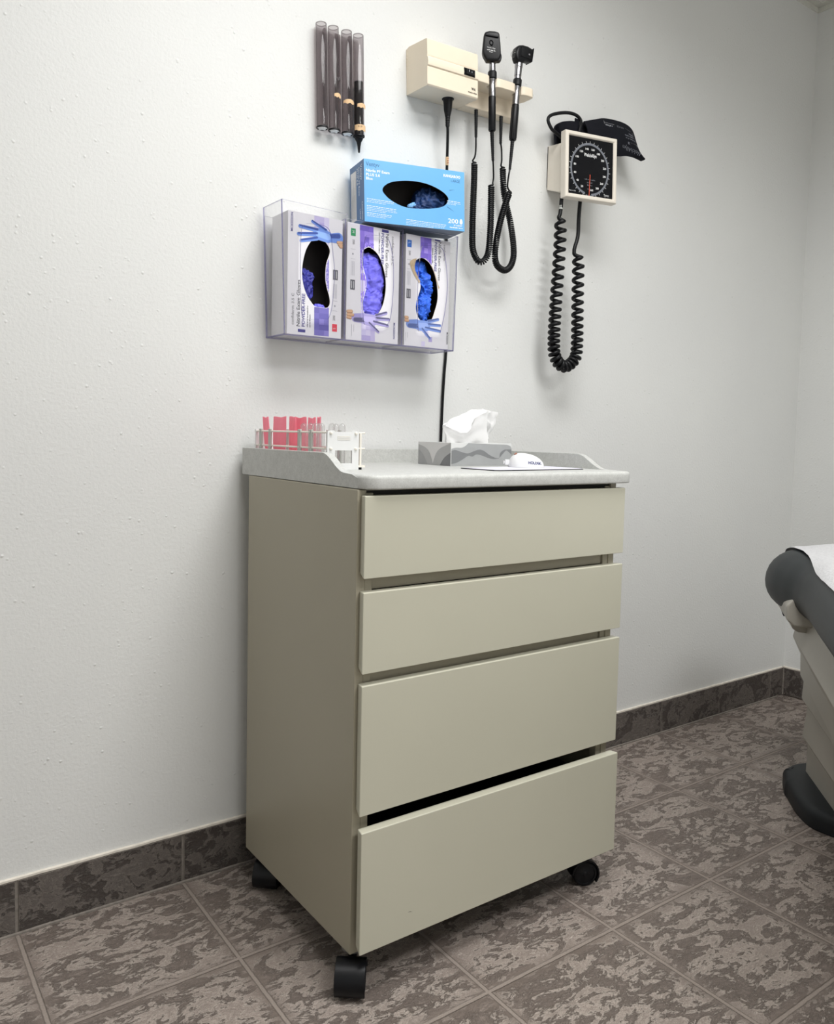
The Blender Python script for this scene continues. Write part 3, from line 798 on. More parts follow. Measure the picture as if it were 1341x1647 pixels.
CUT3 = [(0.8486, 1.4355), (0.8878, 1.4392), (0.9051, 1.4351), (0.9144, 1.4118), (0.9217, 1.3633), (0.9213, 1.3294), (0.9155, 1.2835), (0.9052, 1.2417), (0.8968, 1.2342), (0.8459, 1.2329), (0.8374, 1.2399), (0.8347, 1.2862), (0.8335, 1.3301), (0.8351, 1.3743), (0.8384, 1.4055), (0.8426, 1.4303)]
def closed_smooth(pts, n=3):
    P = [Vector((a, bb, 0)) for a, bb in pts]; N = len(P); out = []
    for i in range(N):
        a, b_, c_, d = P[i - 1], P[i], P[(i + 1) % N], P[(i + 2) % N]
        for k in range(n):
            t = k / n
            q = 0.5 * ((2 * b_) + (c_ - a) * t + (2 * a - 5 * b_ + 4 * c_ - d) * t * t + (3 * b_ - a - 3 * c_ + d) * t ** 3)
            out.append((q.x, q.y))
    return out
fp = MB()
fout = [(0.4872, HZ0), (0.9453, HZ0), (0.9508, 1.4722), (0.7910, 1.4660), (0.6370, 1.4620), (0.6365, 1.4715), (0.4772, 1.4755)]
cuts = [closed_smooth(c_) for c_ in (CUT1, CUT2, CUT3)]
for y in (HY1, HY1 - tk):
    fp.holed(fout, cuts, M_clear, lambda a, bb, h, y=y: (a, y, bb), 0)
for lp in [fout] + cuts:
    n = len(lp); fp.add([(a, HY1, z) for a, z in lp] + [(a, HY1 - tk, z) for a, z in lp], [(i, (i + 1) % n, n + (i + 1) % n, n + i) for i in range(n)], M_cedge)
fp.build('front_panel', gh, smooth=0, recalc=False)
for x in (0.925,):
    for z in (1.315, 1.39):
        sm = MB(); sm.lathe((x, HY0 - tk, z), (x, HY0 - tk - 0.003, z), [(0, 0.004), (0.002, 0.0035), (0.003, 0.0015)], M_ink_g, 12); sm.build('screw', gh)

# cartons of gloves in the holder
OPEN1 = [(0.5682, 1.4108), (0.5809, 1.4091), (0.5938, 1.3979), (0.5986, 1.3877), (0.5967, 1.3764), (0.5906, 1.3601), (0.5884, 1.3422), (0.5887, 1.3224), (0.5928, 1.3053), (0.5982, 1.2904), (0.6005, 1.2774), (0.5986, 1.2683), (0.5922, 1.2631), (0.5769, 1.2626), (0.563, 1.2633), (0.5528, 1.2731), (0.544, 1.2841), (0.5363, 1.3006), (0.5318, 1.3195), (0.5313, 1.3411), (0.5342, 1.3609), (0.5401, 1.3812), (0.5497, 1.3978), (0.5595, 1.408)]
OPEN2 = [(0.7014, 1.41), (0.7169, 1.4038), (0.73, 1.3909), (0.7395, 1.3709), (0.7461, 1.3482), (0.7477, 1.3248), (0.745, 1.303), (0.7402, 1.2853), (0.7302, 1.267), (0.7176, 1.2561), (0.7074, 1.2529), (0.6945, 1.258), (0.6872, 1.2689), (0.6856, 1.2835), (0.6898, 1.3009), (0.6945, 1.3184), (0.6942, 1.3352), (0.69, 1.3515), (0.6833, 1.3717), (0.6822, 1.3883), (0.6852, 1.4013), (0.6926, 1.407)]
OPEN3 = [(0.8489, 1.4078), (0.8644, 1.4034), (0.8759, 1.3939), (0.8863, 1.3774), (0.8941, 1.356), (0.8983, 1.3318), (0.8977, 1.3115), (0.8918, 1.2906), (0.8838, 1.2695), (0.8742, 1.2573), (0.863, 1.2544), (0.8517, 1.2585), (0.8402, 1.2696), (0.8342, 1.2867), (0.8364, 1.3068), (0.8442, 1.3277), (0.8465, 1.3434), (0.8377, 1.3622), (0.829, 1.3765), (0.8272, 1.3916), (0.8338, 1.4013)]
CY = -0.0955; CYBK = -0.0200
FC = lambda a, bb, h: (a, CY - h, bb)
def capsule(m, p, q, r0, r1, mt, h, n=8):
    p, q = Vector(p), Vector(q); d = (q - p).normalized(); nn = Vector((-d.y, d.x)); pts = []
    a0 = math.atan2(nn.y, nn.x)
    for i in range(n + 1):
        a = a0 + PI * i / n; pts.append((p.x + r0 * math.cos(a), p.y + r0 * math.sin(a)))
    for i in range(n + 1):
        a = a0 + PI + PI * i / n; pts.append((q.x + r1 * math.cos(a), q.y + r1 * math.sin(a)))
    m.poly(pts, mt, FC, h)
def hand_print(m, fingers, palm, wrist, skin, c_mid, c_dark, c_light):
    A, B, C_ = ink('%s_%s_%s' % c_mid, c_mid), ink('%s_%s_%s' % c_dark, c_dark), ink('%s_%s_%s' % c_light, c_light)
    # sleeve / wrist
    capsule(m, wrist[0], wrist[1], 0.0095, 0.0115, A, 0.0004)
    capsule(m, (wrist[0][0], wrist[0][1] + wrist[2]), (wrist[1][0], wrist[1][1] + wrist[2]), 0.0045, 0.005, B, 0.00055)
    capsule(m, palm[0], palm[1], 0.0125, 0.0125, A, 0.00045)
    capsule(m, palm[0], palm[1], 0.006, 0.007, C_, 0.0006)
    for (a, bb, r) in fingers:
        capsule(m, a, bb, r * 1.15, r * 0.9, A, 0.0005)
        d = -r * 0.45
        capsule(m, (a[0], a[1] - d), (bb[0], bb[1] - d), r * 0.55, r * 0.45, B, 0.00065)
    sk, sk2 = ink('skin', (214, 174, 140)), ink('skin_shade', (170, 128, 98))
    for (a, bb, r) in skin:
        capsule(m, a, bb, r, r, sk2, 0.00055); capsule(m, (a[0], a[1] + 0.0008), (bb[0], bb[1] + 0.0008), r * 0.75, r * 0.75, sk, 0.0007)
def carton(name, x0, x1, z0, z1, opening, shear, label):
    t = thing(name, label, 'glove box', ((x0 + x1) / 2, -0.055, z0), group='white glove cartons in the clear holder')
    m = MB(); op = closed_smooth(opening, 3)
    xs = lambda a, z: a
    m.holed([(x0, z0), (x1, z0), (x1, z1), (x0, z1)], [op], M_card, FC, 0)
    m.add([(x0, CY, z0), (x1, CY, z0), (x1, CYBK, z0), (x0, CYBK, z0), (x0, CY, z1), (x1, CY, z1), (x1, CYBK, z1), (x0, CYBK, z1)],
          [(3, 2, 1, 0), (4, 5, 6, 7), (1, 2, 6, 5), (2, 3, 7, 6), (3, 0, 4, 7)], M_card)
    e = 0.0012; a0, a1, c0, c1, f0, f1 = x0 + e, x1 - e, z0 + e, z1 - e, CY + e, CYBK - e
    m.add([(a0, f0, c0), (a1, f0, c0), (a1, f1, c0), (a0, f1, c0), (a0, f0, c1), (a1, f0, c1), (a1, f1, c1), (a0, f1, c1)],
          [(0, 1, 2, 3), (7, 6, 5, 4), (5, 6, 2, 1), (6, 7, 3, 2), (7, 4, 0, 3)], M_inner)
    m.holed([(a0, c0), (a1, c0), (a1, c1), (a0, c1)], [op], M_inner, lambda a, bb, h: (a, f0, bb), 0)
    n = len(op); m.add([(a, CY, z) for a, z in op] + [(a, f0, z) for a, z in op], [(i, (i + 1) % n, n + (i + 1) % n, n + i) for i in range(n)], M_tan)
    return t, m
def inside(p, poly):
    x, y = p; c = False; n = len(poly)
    for i in range(n):
        x1, y1 = poly[i]; x2, y2 = poly[(i + 1) % n]
        if (y1 > y) != (y2 > y) and x < (x2 - x1) * (y - y1) / (y2 - y1) + x1: c = not c
    return c
def stripe(m, xb, xt, z0, z1, w, op, pal, seed, rows=21, cols=3, skip=None):
    rnd = random.Random(seed)
    for j in range(rows):
        for i in range(cols):
            za, zb = z0 + (z1 - z0) * j / rows, z0 + (z1 - z0) * (j + 1) / rows
            f = (j + .5) / rows; xo = xb + (xt - xb) * f
            a, bb = xo + w * i / cols, xo + w * (i + 1) / cols
            if any(inside(q, op) for q in ((a, za), (bb, za), (a, zb), (bb, zb), ((a + bb) / 2, (za + zb) / 2))):
                # trim the square to the part outside the opening
                N = 6
                for p in range(N):
                    for q in range(N):
                        aa, ab = a + (bb - a) * p / N, a + (bb - a) * (p + 1) / N
                        ya, yb = za + (zb - za) * q / N, za + (zb - za) * (q + 1) / N
                        if not any(inside(z, op) for z in ((aa, ya), (ab, ya), (aa, yb), (ab, yb))):
                            m.rect(aa, ab, ya, yb, pal[(i * 7 + j * 3) % len(pal)] if skip is None else skip(j, i), FC, 0.0002)
                continue
            cc = skip(j, i) if skip else pal[rnd.randrange(len(pal))]
            m.rect(a, bb, za, zb, cc, FC, 0.0002)
# purple squares, paler towards one end of each carton
PV = [ink('violet_a', (99, 92, 170)), ink('violet_b', (121, 114, 190)), ink('violet_c', (140, 132, 205)), ink('violet_d', (110, 104, 180))]
PL = [ink('lilac_a', (196, 188, 226)), ink('lilac_b', (214, 208, 236)), ink('lilac_c', (180, 170, 218)), ink('lilac_d', (204, 198, 232))]
PP = [ink('purple_a', (122, 100, 206)), ink('purple_b', (140, 118, 218)), ink('purple_c', (158, 138, 228)), ink('purple_d', (112, 94, 192))]
def sk1(j, i, R=random.Random(3)):
    f = j / 20
    return R.choice(PV) if f < .28 else (R.choice(PV[1:3] + PL[2:3]) if f < .7 else R.choice(PL))
def sk2(j, i, R=random.Random(5)):
    f = j / 20
    return R.choice(PP) if f > .62 else (R.choice(PP[1:3] + PL[:1]) if f > .3 else R.choice(PL))
def sk3(j, i, R=random.Random(8)):
    f = j / 20
    return R.choice(PP) if f > .6 else (R.choice(PL) if f < .14 and (i + j) % 3 == 0 else M_card)
INKV = ink('dark_violet', (70, 66, 140)); INKG = ink('mid_grey', (96, 96, 104)); INKL = ink('pale_grey', (165, 165, 175)); INKC = ink('charcoal', (62, 62, 72))
def side_marks(m, x, zc, d, sq, letter):
    """size square, count, small print column and dark pill, running along d (+1 up, -1 down) from zc"""
    r = 90 if d > 0 else -90
    m.rect(x - 0.006, x + 0.0065, min(zc, zc + d * 0.0165), max(zc, zc + d * 0.0165), ink('sq' + letter, sq), FC, 0.0003)
    m.text(letter, M_ink_w, FC, x + (0.0025 if d > 0 else -0.0025), zc + d * 0.005, 0.0085, 0.0005, rot=r)
    m.text('200', INKC, FC, x + d * 0.001, zc + d * 0.024, 0.0078, 0.0003, rot=r)
    for s in (0.0455, 0.067): m.rect(x - 0.0055, x + 0.0065, zc + d * s - 0.0003, zc + d * s + 0.0003, INKL, FC, 0.0003)
    m.lathe((x, CY - 0.0002, zc + d * 0.056), (x, CY - 0.0004, zc + d * 0.056), [(0, 0.0022), (0.0002, 0.0022)], INKL, 10)
    for q in range(4): m.rect(x - 0.004 + q * 0.0026, x - 0.0033 + q * 0.0026, min(zc + d * .072, zc + d * .104), max(zc + d * .072, zc + d * .104), INKL, FC, 0.0003)
    pl_ = [(x - 0.0055, zc + d * 0.113), (x + 0.0065, zc + d * 0.113), (x + 0.0065, zc + d * 0.135), (x - 0.0055, zc + d * 0.135)]
    m.poly(pl_, INKG, FC, 0.0003)
    for q in range(2): m.rect(x - 0.003 + q * 0.005, x - 0.0012 + q * 0.005, min(zc + d * .116, zc + d * .132), max(zc + d * .116, zc + d * .132), ink('pill_text', (200, 200, 204)), FC, 0.0005)
CZ_0, CZ_1 = HZ0 + tk + 0.0012, 1.4575
# --- left carton: text reads upwards
t1, m = carton('glove_carton', 0.4965, 0.6300, CZ_0, CZ_1, OPEN1, 0, 'white glove carton with red size square and dark half-empty opening, in the clear holder')
op1 = closed_smooth(OPEN1, 3)
stripe(m, 0.5625, 0.5590, CZ_0 + 0.002, CZ_1 - 0.001, 0.0365, op1, PV, 1, skip=sk1)
m.text('MCKESSON', INKV, FC, 0.5080, 1.4150, 0.0078, 0.0003, width=0.0395, rot=90, bold=0.00012)
m.text('confiderm', INKG, FC, 0.5125, 1.2190, 0.0092, 0.0003, width=0.040, rot=90)
m.text('3.5 C', INKG, FC, 0.5125, 1.2640, 0.0085, 0.0003, width=0.021, rot=90)
m.text('Nitrile Exam Gloves', INKC, FC, 0.5268, 1.2165, 0.0115, 0.0003, width=0.0985, rot=90, bold=0.00006)
m.text('POWDER-FREE', INKV, FC, 0.5388, 1.2165, 0.0105, 0.0003, width=0.0710, rot=90, bold=0.00022)
m.text('~', INKG, FC, 0.5468, 1.2165, 0.0042, 0.0003, width=0.046, rot=90)
m.text('~', INKG, FC, 0.5528, 1.2165, 0.0042, 0.0003, width=0.028, rot=90)
m.rect(0.5225, 0.5405, 1.2045, 1.2108, INKV, FC, 0.0003)
side_marks(m, 0.6130, 1.2130, 1, (222, 66, 86), 'S')
hand_print(m, [((0.567, 1.4262), (0.5245, 1.4288), 0.0042), ((0.566, 1.4180), (0.5212, 1.4120), 0.0042), ((0.566, 1.4090), (0.5275, 1.3985), 0.0040), ((0.588, 1.4290), (0.5545, 1.4432), 0.0036)],
           ((0.5685, 1.4190), (0.593, 1.4160)), ((0.6000, 1.4150), (0.6200, 1.4180), 0.004),
           [((0.6185, 1.4080), (0.6275, 1.4090), 0.0034), ((0.6215, 1.4030), (0.6280, 1.4035), 0.0030), ((0.6245, 1.3990), (0.6285, 1.3993), 0.0026)], (110, 146, 222), (52, 78, 158), (142, 178, 240))
# re-cut the print over the opening: the dark hole lies in front of nothing, so the opening stays open
m.build('carton', t1, smooth=0, recalc=False)
# --- middle carton: text reads downwards
t2, m = carton('glove_carton', 0.6425, 0.7840, CZ_0, CZ_1, OPEN2, 0, 'white glove carton with green size square, full of violet gloves, in the clear holder')
op2 = closed_smooth(OPEN2, 3)
stripe(m, 0.6840, 0.6745, CZ_0 + 0.001, CZ_1 - 0.001, 0.0365, op2, PP, 2, skip=sk2)
side_marks(m, 0.6575, 1.4455, -1, (44, 150, 96), 'M')
m.text('POWDER-FREE', INKV, FC, 0.7330, 1.4470, 0.0100, 0.0003, width=0.070, rot=-90, bold=0.0002)
m.text('Nitrile Exam Gloves', INKC, FC, 0.7455, 1.4470, 0.0115, 0.0003, width=0.0980, rot=-90, bold=0.00006)
m.text('confiderm', INKG, FC, 0.7620, 1.4440, 0.0090, 0.0003, width=0.040, rot=-90)
m.text('3.5 C', INKG, FC, 0.7620, 1.4000, 0.0085, 0.0003, width=0.021, rot=-90)
m.text('~', INKG, FC, 0.7260, 1.4470, 0.0042, 0.0003, width=0.046, rot=-90)
m.rect(0.7340, 0.7525, 1.4495, 1.4560, INKV, FC, 0.0003)
m.text('MCKESSON', INKV, FC, 0.7705, 1.2475, 0.0072, 0.0003, width=0.037, rot=-90, bold=0.00012)
pass
for q, zl in ((0.657, 0.026), (0.6625, 0.016)): m.rect(q, q + 0.0008, 1.2335 - zl, 1.2335, INKL, FC, 0.0003)
hand_print(m, [((0.722, 1.2585), (0.7500, 1.2678), 0.0040), ((0.725, 1.2525), (0.7575, 1.2538), 0.0038), ((0.716, 1.2440), (0.7545, 1.2390), 0.0040), ((0.704, 1.2400), (0.7290, 1.2225), 0.0036)],
           ((0.6920, 1.2490), (0.7140, 1.2480)), ((0.6660, 1.2490), (0.6880, 1.2500), -0.004),
           [((0.6470, 1.2610), (0.6560, 1.2620), 0.0040), ((0.6470, 1.2540), (0.6600, 1.2545), 0.0036), ((0.6465, 1.2480), (0.6540, 1.2475), 0.0032)], (168, 160, 214), (96, 94, 130), (190, 182, 232))
m.build('carton', t2, smooth=0, recalc=False)
# --- right carton
t3, m = carton('glove_carton', 0.8020, 0.9330, CZ_0, CZ_1, OPEN3, 0, 'white glove carton with torn opening full of royal blue gloves, in the clear holder')
op3 = closed_smooth(OPEN3, 3)
stripe(m, 0.8525, 0.8430, CZ_0 + 0.001, CZ_1 - 0.001, 0.0325, op3, PP, 3, skip=sk3)
side_marks(m, 0.8115, 1.4440, -1, (52, 110, 196), 'L')
m.text('POWDER-FREE', INKV, FC, 0.8858, 1.4500, 0.0098, 0.0003, width=0.0690, rot=-90, bold=0.0002)
m.text('Nitrile Exam Gloves', INKC, FC, 0.8978, 1.4520, 0.0112, 0.0003, width=0.0910, rot=-90, bold=0.00006)
m.text('confiderm', INKG, FC, 0.9130, 1.4480, 0.0088, 0.0003, width=0.038, rot=-90)
m.rect(0.8860, 0.9030, 1.4535, 1.4570, INKV, FC, 0.0003)
m.text('~', INKG, FC, 0.8790, 1.4350, 0.0042, 0.0003, width=0.036, rot=-90)
m.text('MCKESSON', INKC, FC, 0.9280, 1.2400, 0.0068, 0.0003, width=0.029, rot=-90, bold=0.00012)
for q, zl in ((0.806, 0.022), (0.8115, 0.013)): m.rect(q, q + 0.0008, 1.2300 - zl, 1.2300, INKL, FC, 0.0003)
m.poly([(0.8150, 1.3960), (0.8230, 1.4010), (0.8330, 1.4045), (0.8295, 1.3940), (0.8275, 1.3860), (0.8290, 1.3765), (0.8377, 1.3622), (0.8450, 1.3520), (0.8420, 1.3470), (0.8340, 1.3560), (0.8240, 1.3690), (0.8165, 1.3820), (0.8135, 1.3900)], M_tan, FC, 0.0009)
m.poly([(0.8680, 1.4025), (0.8790, 1.3920), (0.8890, 1.3750), (0.8990, 1.3500), (0.9030, 1.3450), (0.9005, 1.3400), (0.8945, 1.3560), (0.8865, 1.3774), (0.8762, 1.3939)], M_tan, FC, 0.0006)
hand_print(m, [((0.872, 1.2600), (0.9010, 1.2680), 0.0038), ((0.873, 1.2530), (0.9075, 1.2540), 0.0036), ((0.864, 1.2440), (0.9065, 1.2405), 0.0038), ((0.854, 1.2410), (0.8770, 1.2205), 0.0034)],
           ((0.8450, 1.2490), (0.8650, 1.2490)), ((0.8160, 1.2500), (0.8380, 1.2510), -0.004),
           [((0.8050, 1.2640), (0.8100, 1.2640), 0.0038), ((0.8050, 1.2570), (0.8120, 1.2570), 0.0034)], (122, 148, 214), (86, 104, 160), (150, 172, 230))
m.build('carton', t3, smooth=0, recalc=False)

# crumpled gloves
def crumple(m, c, r, mt, seed, amp=0.004, rot=0.0, e=0.75, ny=84, nz=100, freq=78.0):
    c = Vector(c); Rm = Matrix.Rotation(rot, 3, 'Y'); vs = []; fs = []
    sgn = lambda v, p: math.copysign(abs(v) ** p, v)
    for j in range(nz + 1):
        v = -PI / 2 + PI * j / nz
        for i in range(ny):
            u_ = 2 * PI * i / ny
            d = Vector((sgn(math.cos(v), e) * sgn(math.cos(u_), e), sgn(math.cos(v), e) * sgn(math.sin(u_), e), sgn(math.sin(v), e)))
            p = Vector((d.x * r[0], d.y * r[1], d.z * r[2]))
            q = p * freq + Vector((seed * 7.3, seed * 1.7, seed))
            q2 = Vector((q.x * 0.9, q.y * 0.6, q.z * 0.45))
            f = 1 - abs(noise.noise(q2)) * 2.4
            f += 0.5 * (1 - abs(noise.noise(q2 * 2.3 + Vector((3, 9, 1)))) * 2.2)
            q3 = Vector((q.x * 2.6 + q.z * 1.1, q.y, q.z * 2.2 - q.x * 1.3))
            f += 0.42 * (1 - abs(noise.noise(q3)) * 2.6)
            nrm = Vector((d.x / r[0], d.y / r[1], d.z / r[2])).normalized()
            p = p + nrm * amp * (f - 0.9)
            vs.append(c + Rm @ p)
    for j in range(nz):
        for i in range(ny):
            k_ = (i + 1) % ny; fs.append((j * ny + i, j * ny + k_, (j + 1) * ny + k_, (j + 1) * ny + i))
    m.add(vs, fs, mt)
g = MB(); crumple(g, (0.717, -0.069, 1.352), (0.034, 0.022, 0.052), M_gviolet, 1, 0.0035, rot=rad(-10))
crumple(g, (0.716, -0.068, 1.288), (0.034, 0.023, 0.046), M_gviolet, 2, 0.0035, rot=rad(12))
o = g.build('nitrile_gloves', smooth=80); recenter(o); tag(o, 'crumpled violet nitrile gloves filling the middle carton opening', 'gloves')
g = MB(); crumple(g, (0.546, -0.062, 1.300), (0.024, 0.018, 0.046), M_gindigo, 5, 0.005, rot=rad(14))
crumple(g, (0.542, -0.066, 1.318), (0.014, 0.014, 0.014), M_gindigo, 8, 0.004)
crumple(g, (0.577, -0.081, 1.2635), (0.014, 0.010, 0.006), M_gviolet, 9, 0.003)
o = g.build('nitrile_gloves', smooth=80); recenter(o); tag(o, 'few crumpled indigo nitrile gloves deep in the left carton opening', 'gloves')
g = MB(); crumple(g, (0.853, -0.066, 1.383), (0.027, 0.016, 0.024), M_gblue, 11, 0.004)
crumple(g, (0.868, -0.071, 1.352), (0.020, 0.019, 0.032), M_gblue, 12, 0.006, rot=rad(-20))
crumple(g, (0.872, -0.072, 1.308), (0.016, 0.018, 0.036), M_gblue, 13, 0.004)
crumple(g, (0.8570, -0.083, 1.290), (0.0165, 0.017, 0.028), M_gblue, 14, 0.006, rot=rad(-14))
crumple(g, (0.863, -0.076, 1.2705), (0.014, 0.015, 0.010), M_gblue, 16, 0.003)
crumple(g, (0.8510, -0.090, 1.282), (0.0080, 0.010, 0.014), M_gblue, 17, 0.002)
o = g.build('nitrile_gloves', smooth=80); recenter(o); tag(o, 'crumpled royal blue nitrile gloves bulging out of the right carton opening', 'gloves')

# blue carton resting on the holder: local frame, x along the front, y inwards, z up
BT = rad(-10); BR = rad(-2.1)
Rb = Matrix.Rotation(BT, 3, 'Z') @ Matrix.Rotation(BR, 3, 'Y')
bb_ = thing('glove_carton', 'sky blue glove carton with large oval dark opening resting on top of the clear holder', 'glove box', (0.6845, -0.1000, 1.4645), Rb.to_euler())
BW, BD, BHt = 0.2565, 0.086, 0.1372
OV = [(0.0472, 1.5395), (0.052, 1.5493), (0.067, 1.5594), (0.0924, 1.5667), (0.1233, 1.5709), (0.1548, 1.5704), (0.1815, 1.5651), (0.2033, 1.5566), (0.2144, 1.5476), (0.2159, 1.5408), (0.2095, 1.5293), (0.1935, 1.5206), (0.1616, 1.5134), (0.13, 1.5097), (0.1066, 1.5093), (0.0859, 1.5133), (0.0653, 1.5217), (0.0524, 1.5312)]
def unroll(a, z):   # measured front coordinates -> carton's own rolled frame
    dx, dz = a - 0.0054, z - 1.4645; c_, s_ = math.cos(rad(2.1)), math.sin(rad(2.1))
    return (dx * c_ + dz * s_, -dx * s_ + dz * c_)
ov = closed_smooth([unroll(a, z) for a, z in OV], 3)
m = MB(); FB = lambda a, b2, h: (a, -h, b2)
m.holed([(0, 0), (BW, 0), (BW, BHt), (0, BHt)], [ov], M_blue, FB, 0)
m.add([(0, 0, 0), (BW, 0, 0), (BW, BD, 0), (0, BD, 0), (0, 0, BHt), (BW, 0, BHt), (BW, BD, BHt), (0, BD, BHt)], [(4, 5, 6, 7), (1, 2, 6, 5), (2, 3, 7, 6)], M_blue)
m.add([(0, 0, 0), (BW, 0, 0), (BW, BD, 0), (0, BD, 0)], [(3, 2, 1, 0)], mat('carton_grey_base', (122, 134, 150), .6))
m.add([(0, 0, 0), (0, BD, 0), (0, BD, BHt), (0, 0, BHt)], [(0, 1, 2, 3)], M_navy)
e = 0.0012
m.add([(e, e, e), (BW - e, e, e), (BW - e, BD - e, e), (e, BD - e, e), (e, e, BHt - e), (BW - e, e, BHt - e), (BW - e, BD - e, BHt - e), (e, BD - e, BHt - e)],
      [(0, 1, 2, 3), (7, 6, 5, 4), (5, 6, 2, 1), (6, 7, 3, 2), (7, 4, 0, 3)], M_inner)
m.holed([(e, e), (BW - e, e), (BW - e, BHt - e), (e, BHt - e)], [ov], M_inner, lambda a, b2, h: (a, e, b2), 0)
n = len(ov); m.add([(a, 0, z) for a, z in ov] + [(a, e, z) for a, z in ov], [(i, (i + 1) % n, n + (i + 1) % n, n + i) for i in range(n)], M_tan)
INKN = ink('ventyv_navy', (58, 104, 150)); WH = ink('carton_white_ink', (240, 246, 250)); PB = ink('pale_blue_ink', (160, 208, 244))
def bt(s, mt, a, z, size, w, al='LEFT', bold=0.0):
    p = unroll(a, z); m.text(s, mt, FB, p[0], p[1], size, 0.0003, width=w, align=al, bold=bold)
bt('Ventyv', INKN, 0.0055, 1.5870, 0.0135, 0.033)
bt('Nitrile PF Exam', WH, 0.0060, 1.5745, 0.0084, 0.058, bold=0.0002)
bt('PLUS 5.0', WH, 0.0065, 1.5655, 0.0084, 0.034, bold=0.0002)
bt('Blue', WH, 0.0070, 1.5570, 0.0084, 0.016, bold=0.0002)
bt('KANGAROO', WH, 0.2465, 1.5945, 0.0085, 0.045, 'RIGHT', 0.0003)
bt('LARGE', INKN, 0.2455, 1.5845, 0.0080, 0.023, 'RIGHT')
bt('200', WH, 0.2440, 1.4895, 0.0150, 0.027, 'RIGHT', 0.0002)
bt('BY WEIGHT', WH, 0.2555, 1.4840, 0.0048, 0.023, 'RIGHT', 0.0001)
bt('~', WH, 0.2560, 1.4790, 0.0040, 0.034, 'RIGHT')
p = unroll(0.2515, 1.4955); m.poly([(p[0] + 0.0038 * math.cos(q) * (1 - 0.3 * math.sin(q)), p[1] + 0.0065 * math.sin(q)) for q in [2 * PI * i / 20 for i in range(20)]], WH, FB, 0.0003)
p = unroll(0.0055, 1.5820); m.rect(p[0], p[0] + 0.052, p[1], p[1] + 0.0005, PB, FB, 0.0003)
rnd = random.Random(4)
for a0, z0_, wd, nl in ((0.0095, 1.5150, 0.064, 3), (0.0100, 1.4995, 0.068, 4), (0.0105, 1.4840, 0.060, 3), (0.1080, 1.4815, 0.100, 4), (0.2130, 1.5385, 0.031, 3)):
    for q in range(nl):      # blocks of print too small to read: fine broken lines
        z_ = z0_ - q * 0.0034; x_ = a0; end = a0 + wd * (1 if q < nl - 1 else 0.7)
        while x_ < end:
            L_ = rnd.uniform(0.003, 0.009); pa = unroll(x_, z_); m.rect(pa[0], pa[0] + L_, pa[1], pa[1] + (0.0012 if q == 0 else 0.0008), WH, FB, 0.0003); x_ += L_ + 0.0014
for (a, b2, c_, d) in ((0.2180, 1.5640, 0.2310, 1.5665), (0.2130, 1.5255, 0.2320, 1.5165)):     # two creases
    p, q = unroll(a, b2), unroll(c_, d); m.poly([(p[0], p[1] - .0008), (q[0], q[1] - .0001), (q[0], q[1] + .0001), (p[0], p[1] + .0004)], INKN, FB, 0.0003)
# side panel lettering
FS = lambda a, b2, h: (-h, a, b2)
FSm = lambda a, b2, h: (-h, BD - a, b2)
m.rect(0.0055, 0.0390, 0.012, BHt - 0.014, M_label, FSm, 0.0003)
for q in range(7): m.rect(0.0085 + q * 0.0042, 0.0093 + q * 0.0042, 0.018, BHt - 0.03 - (q % 3) * 0.018, INKC, FSm, 0.0005)
m.text('Ventyv', WH, FSm, 0.0660, BHt - 0.008, 0.0130, 0.0004, width=0.034, rot=-90)
m.text('Nitrile PF Exam', WH, FSm, 0.0540, BHt - 0.012, 0.0085, 0.0004, width=0.062, rot=-90)
m.text('PLUS 5.0', WH, FSm, 0.0440, BHt - 0.012, 0.0085, 0.0004, width=0.036, rot=-90)
m.text('KANGAROO', WH, FSm, 0.0720, 0.046, 0.0070, 0.0004, width=0.040, rot=-90)
m.text('LARGE', WH, FSm, 0.0600, 0.032, 0.0065, 0.0004, width=0.022, rot=-90)
m.build('carton', bb_, local=True, smooth=0, recalc=False)
g = MB(); crumple(g, (0.185, 0.042, 0.058), (0.044, 0.026, 0.040), M_gsky, 21, 0.006, rot=rad(16))
crumple(g, (0.140, 0.030, 0.044), (0.014, 0.014, 0.018), M_gsky, 25, 0.004, rot=rad(40))
crumple(g, (0.118, 0.0035, 0.0475), (0.011, 0.0045, 0.0045), mat('pale_blue_nitrile', (120, 178, 236), .5), 23, 0.0025, rot=rad(-22))
for v in g.v: v[:] = WM[bb_] @ v
o = g.build('nitrile_gloves', smooth=80); recenter(o); tag(o, 'dark blue nitrile gloves seen inside the oval opening of the sky blue carton', 'gloves')

# ------------------------------------------------------------------ ear-tip dispenser (four smoked tubes)
ds = thing('ear_tip_dispenser', 'wall dispenser of four smoked clear tubes with tan tape strips, above the glove cartons', 'dispenser', (0.667, 0, 1.675), (0, rad(-1.7), 0))
TXs = [-0.0495, -0.0185, 0.0165, 0.0478]; TR_ = 0.0127; TYc = -0.0195; TZ0, TZ1 = 0.0065, 0.229
m = MB(); m.box(-0.058, 0.058, -0.0045, -0.0008, 0.006, 0.2265, M_back); m.build('backplate', ds, local=True, bevel=0.001, seg=1)
for xa in (-0.034, 0.032):
    m = MB(); m.box(xa - 0.0035, xa + 0.0035, -0.012, -0.0046, 0.006, 0.226, M_smoke); m.build('web', ds, local=True)
m = MB(); m.box(-0.007, 0.007, -0.0085, -0.0048, 0.004, 0.224, M_smoke); m.build('centre_strip', ds, local=True, bevel=0.001, seg=1)
m = MB(); m.lathe((0, -0.0085, 0.124), (0, -0.0125, 0.124), [(0, 0.0052), (0.0025, 0.0048), (0.004, 0.0025), (0.0032, 0.0016)], M_steel, 16); m.build('screw', ds, local=True)
Zf = [0, -0.0004, 0.0004, 0.0]
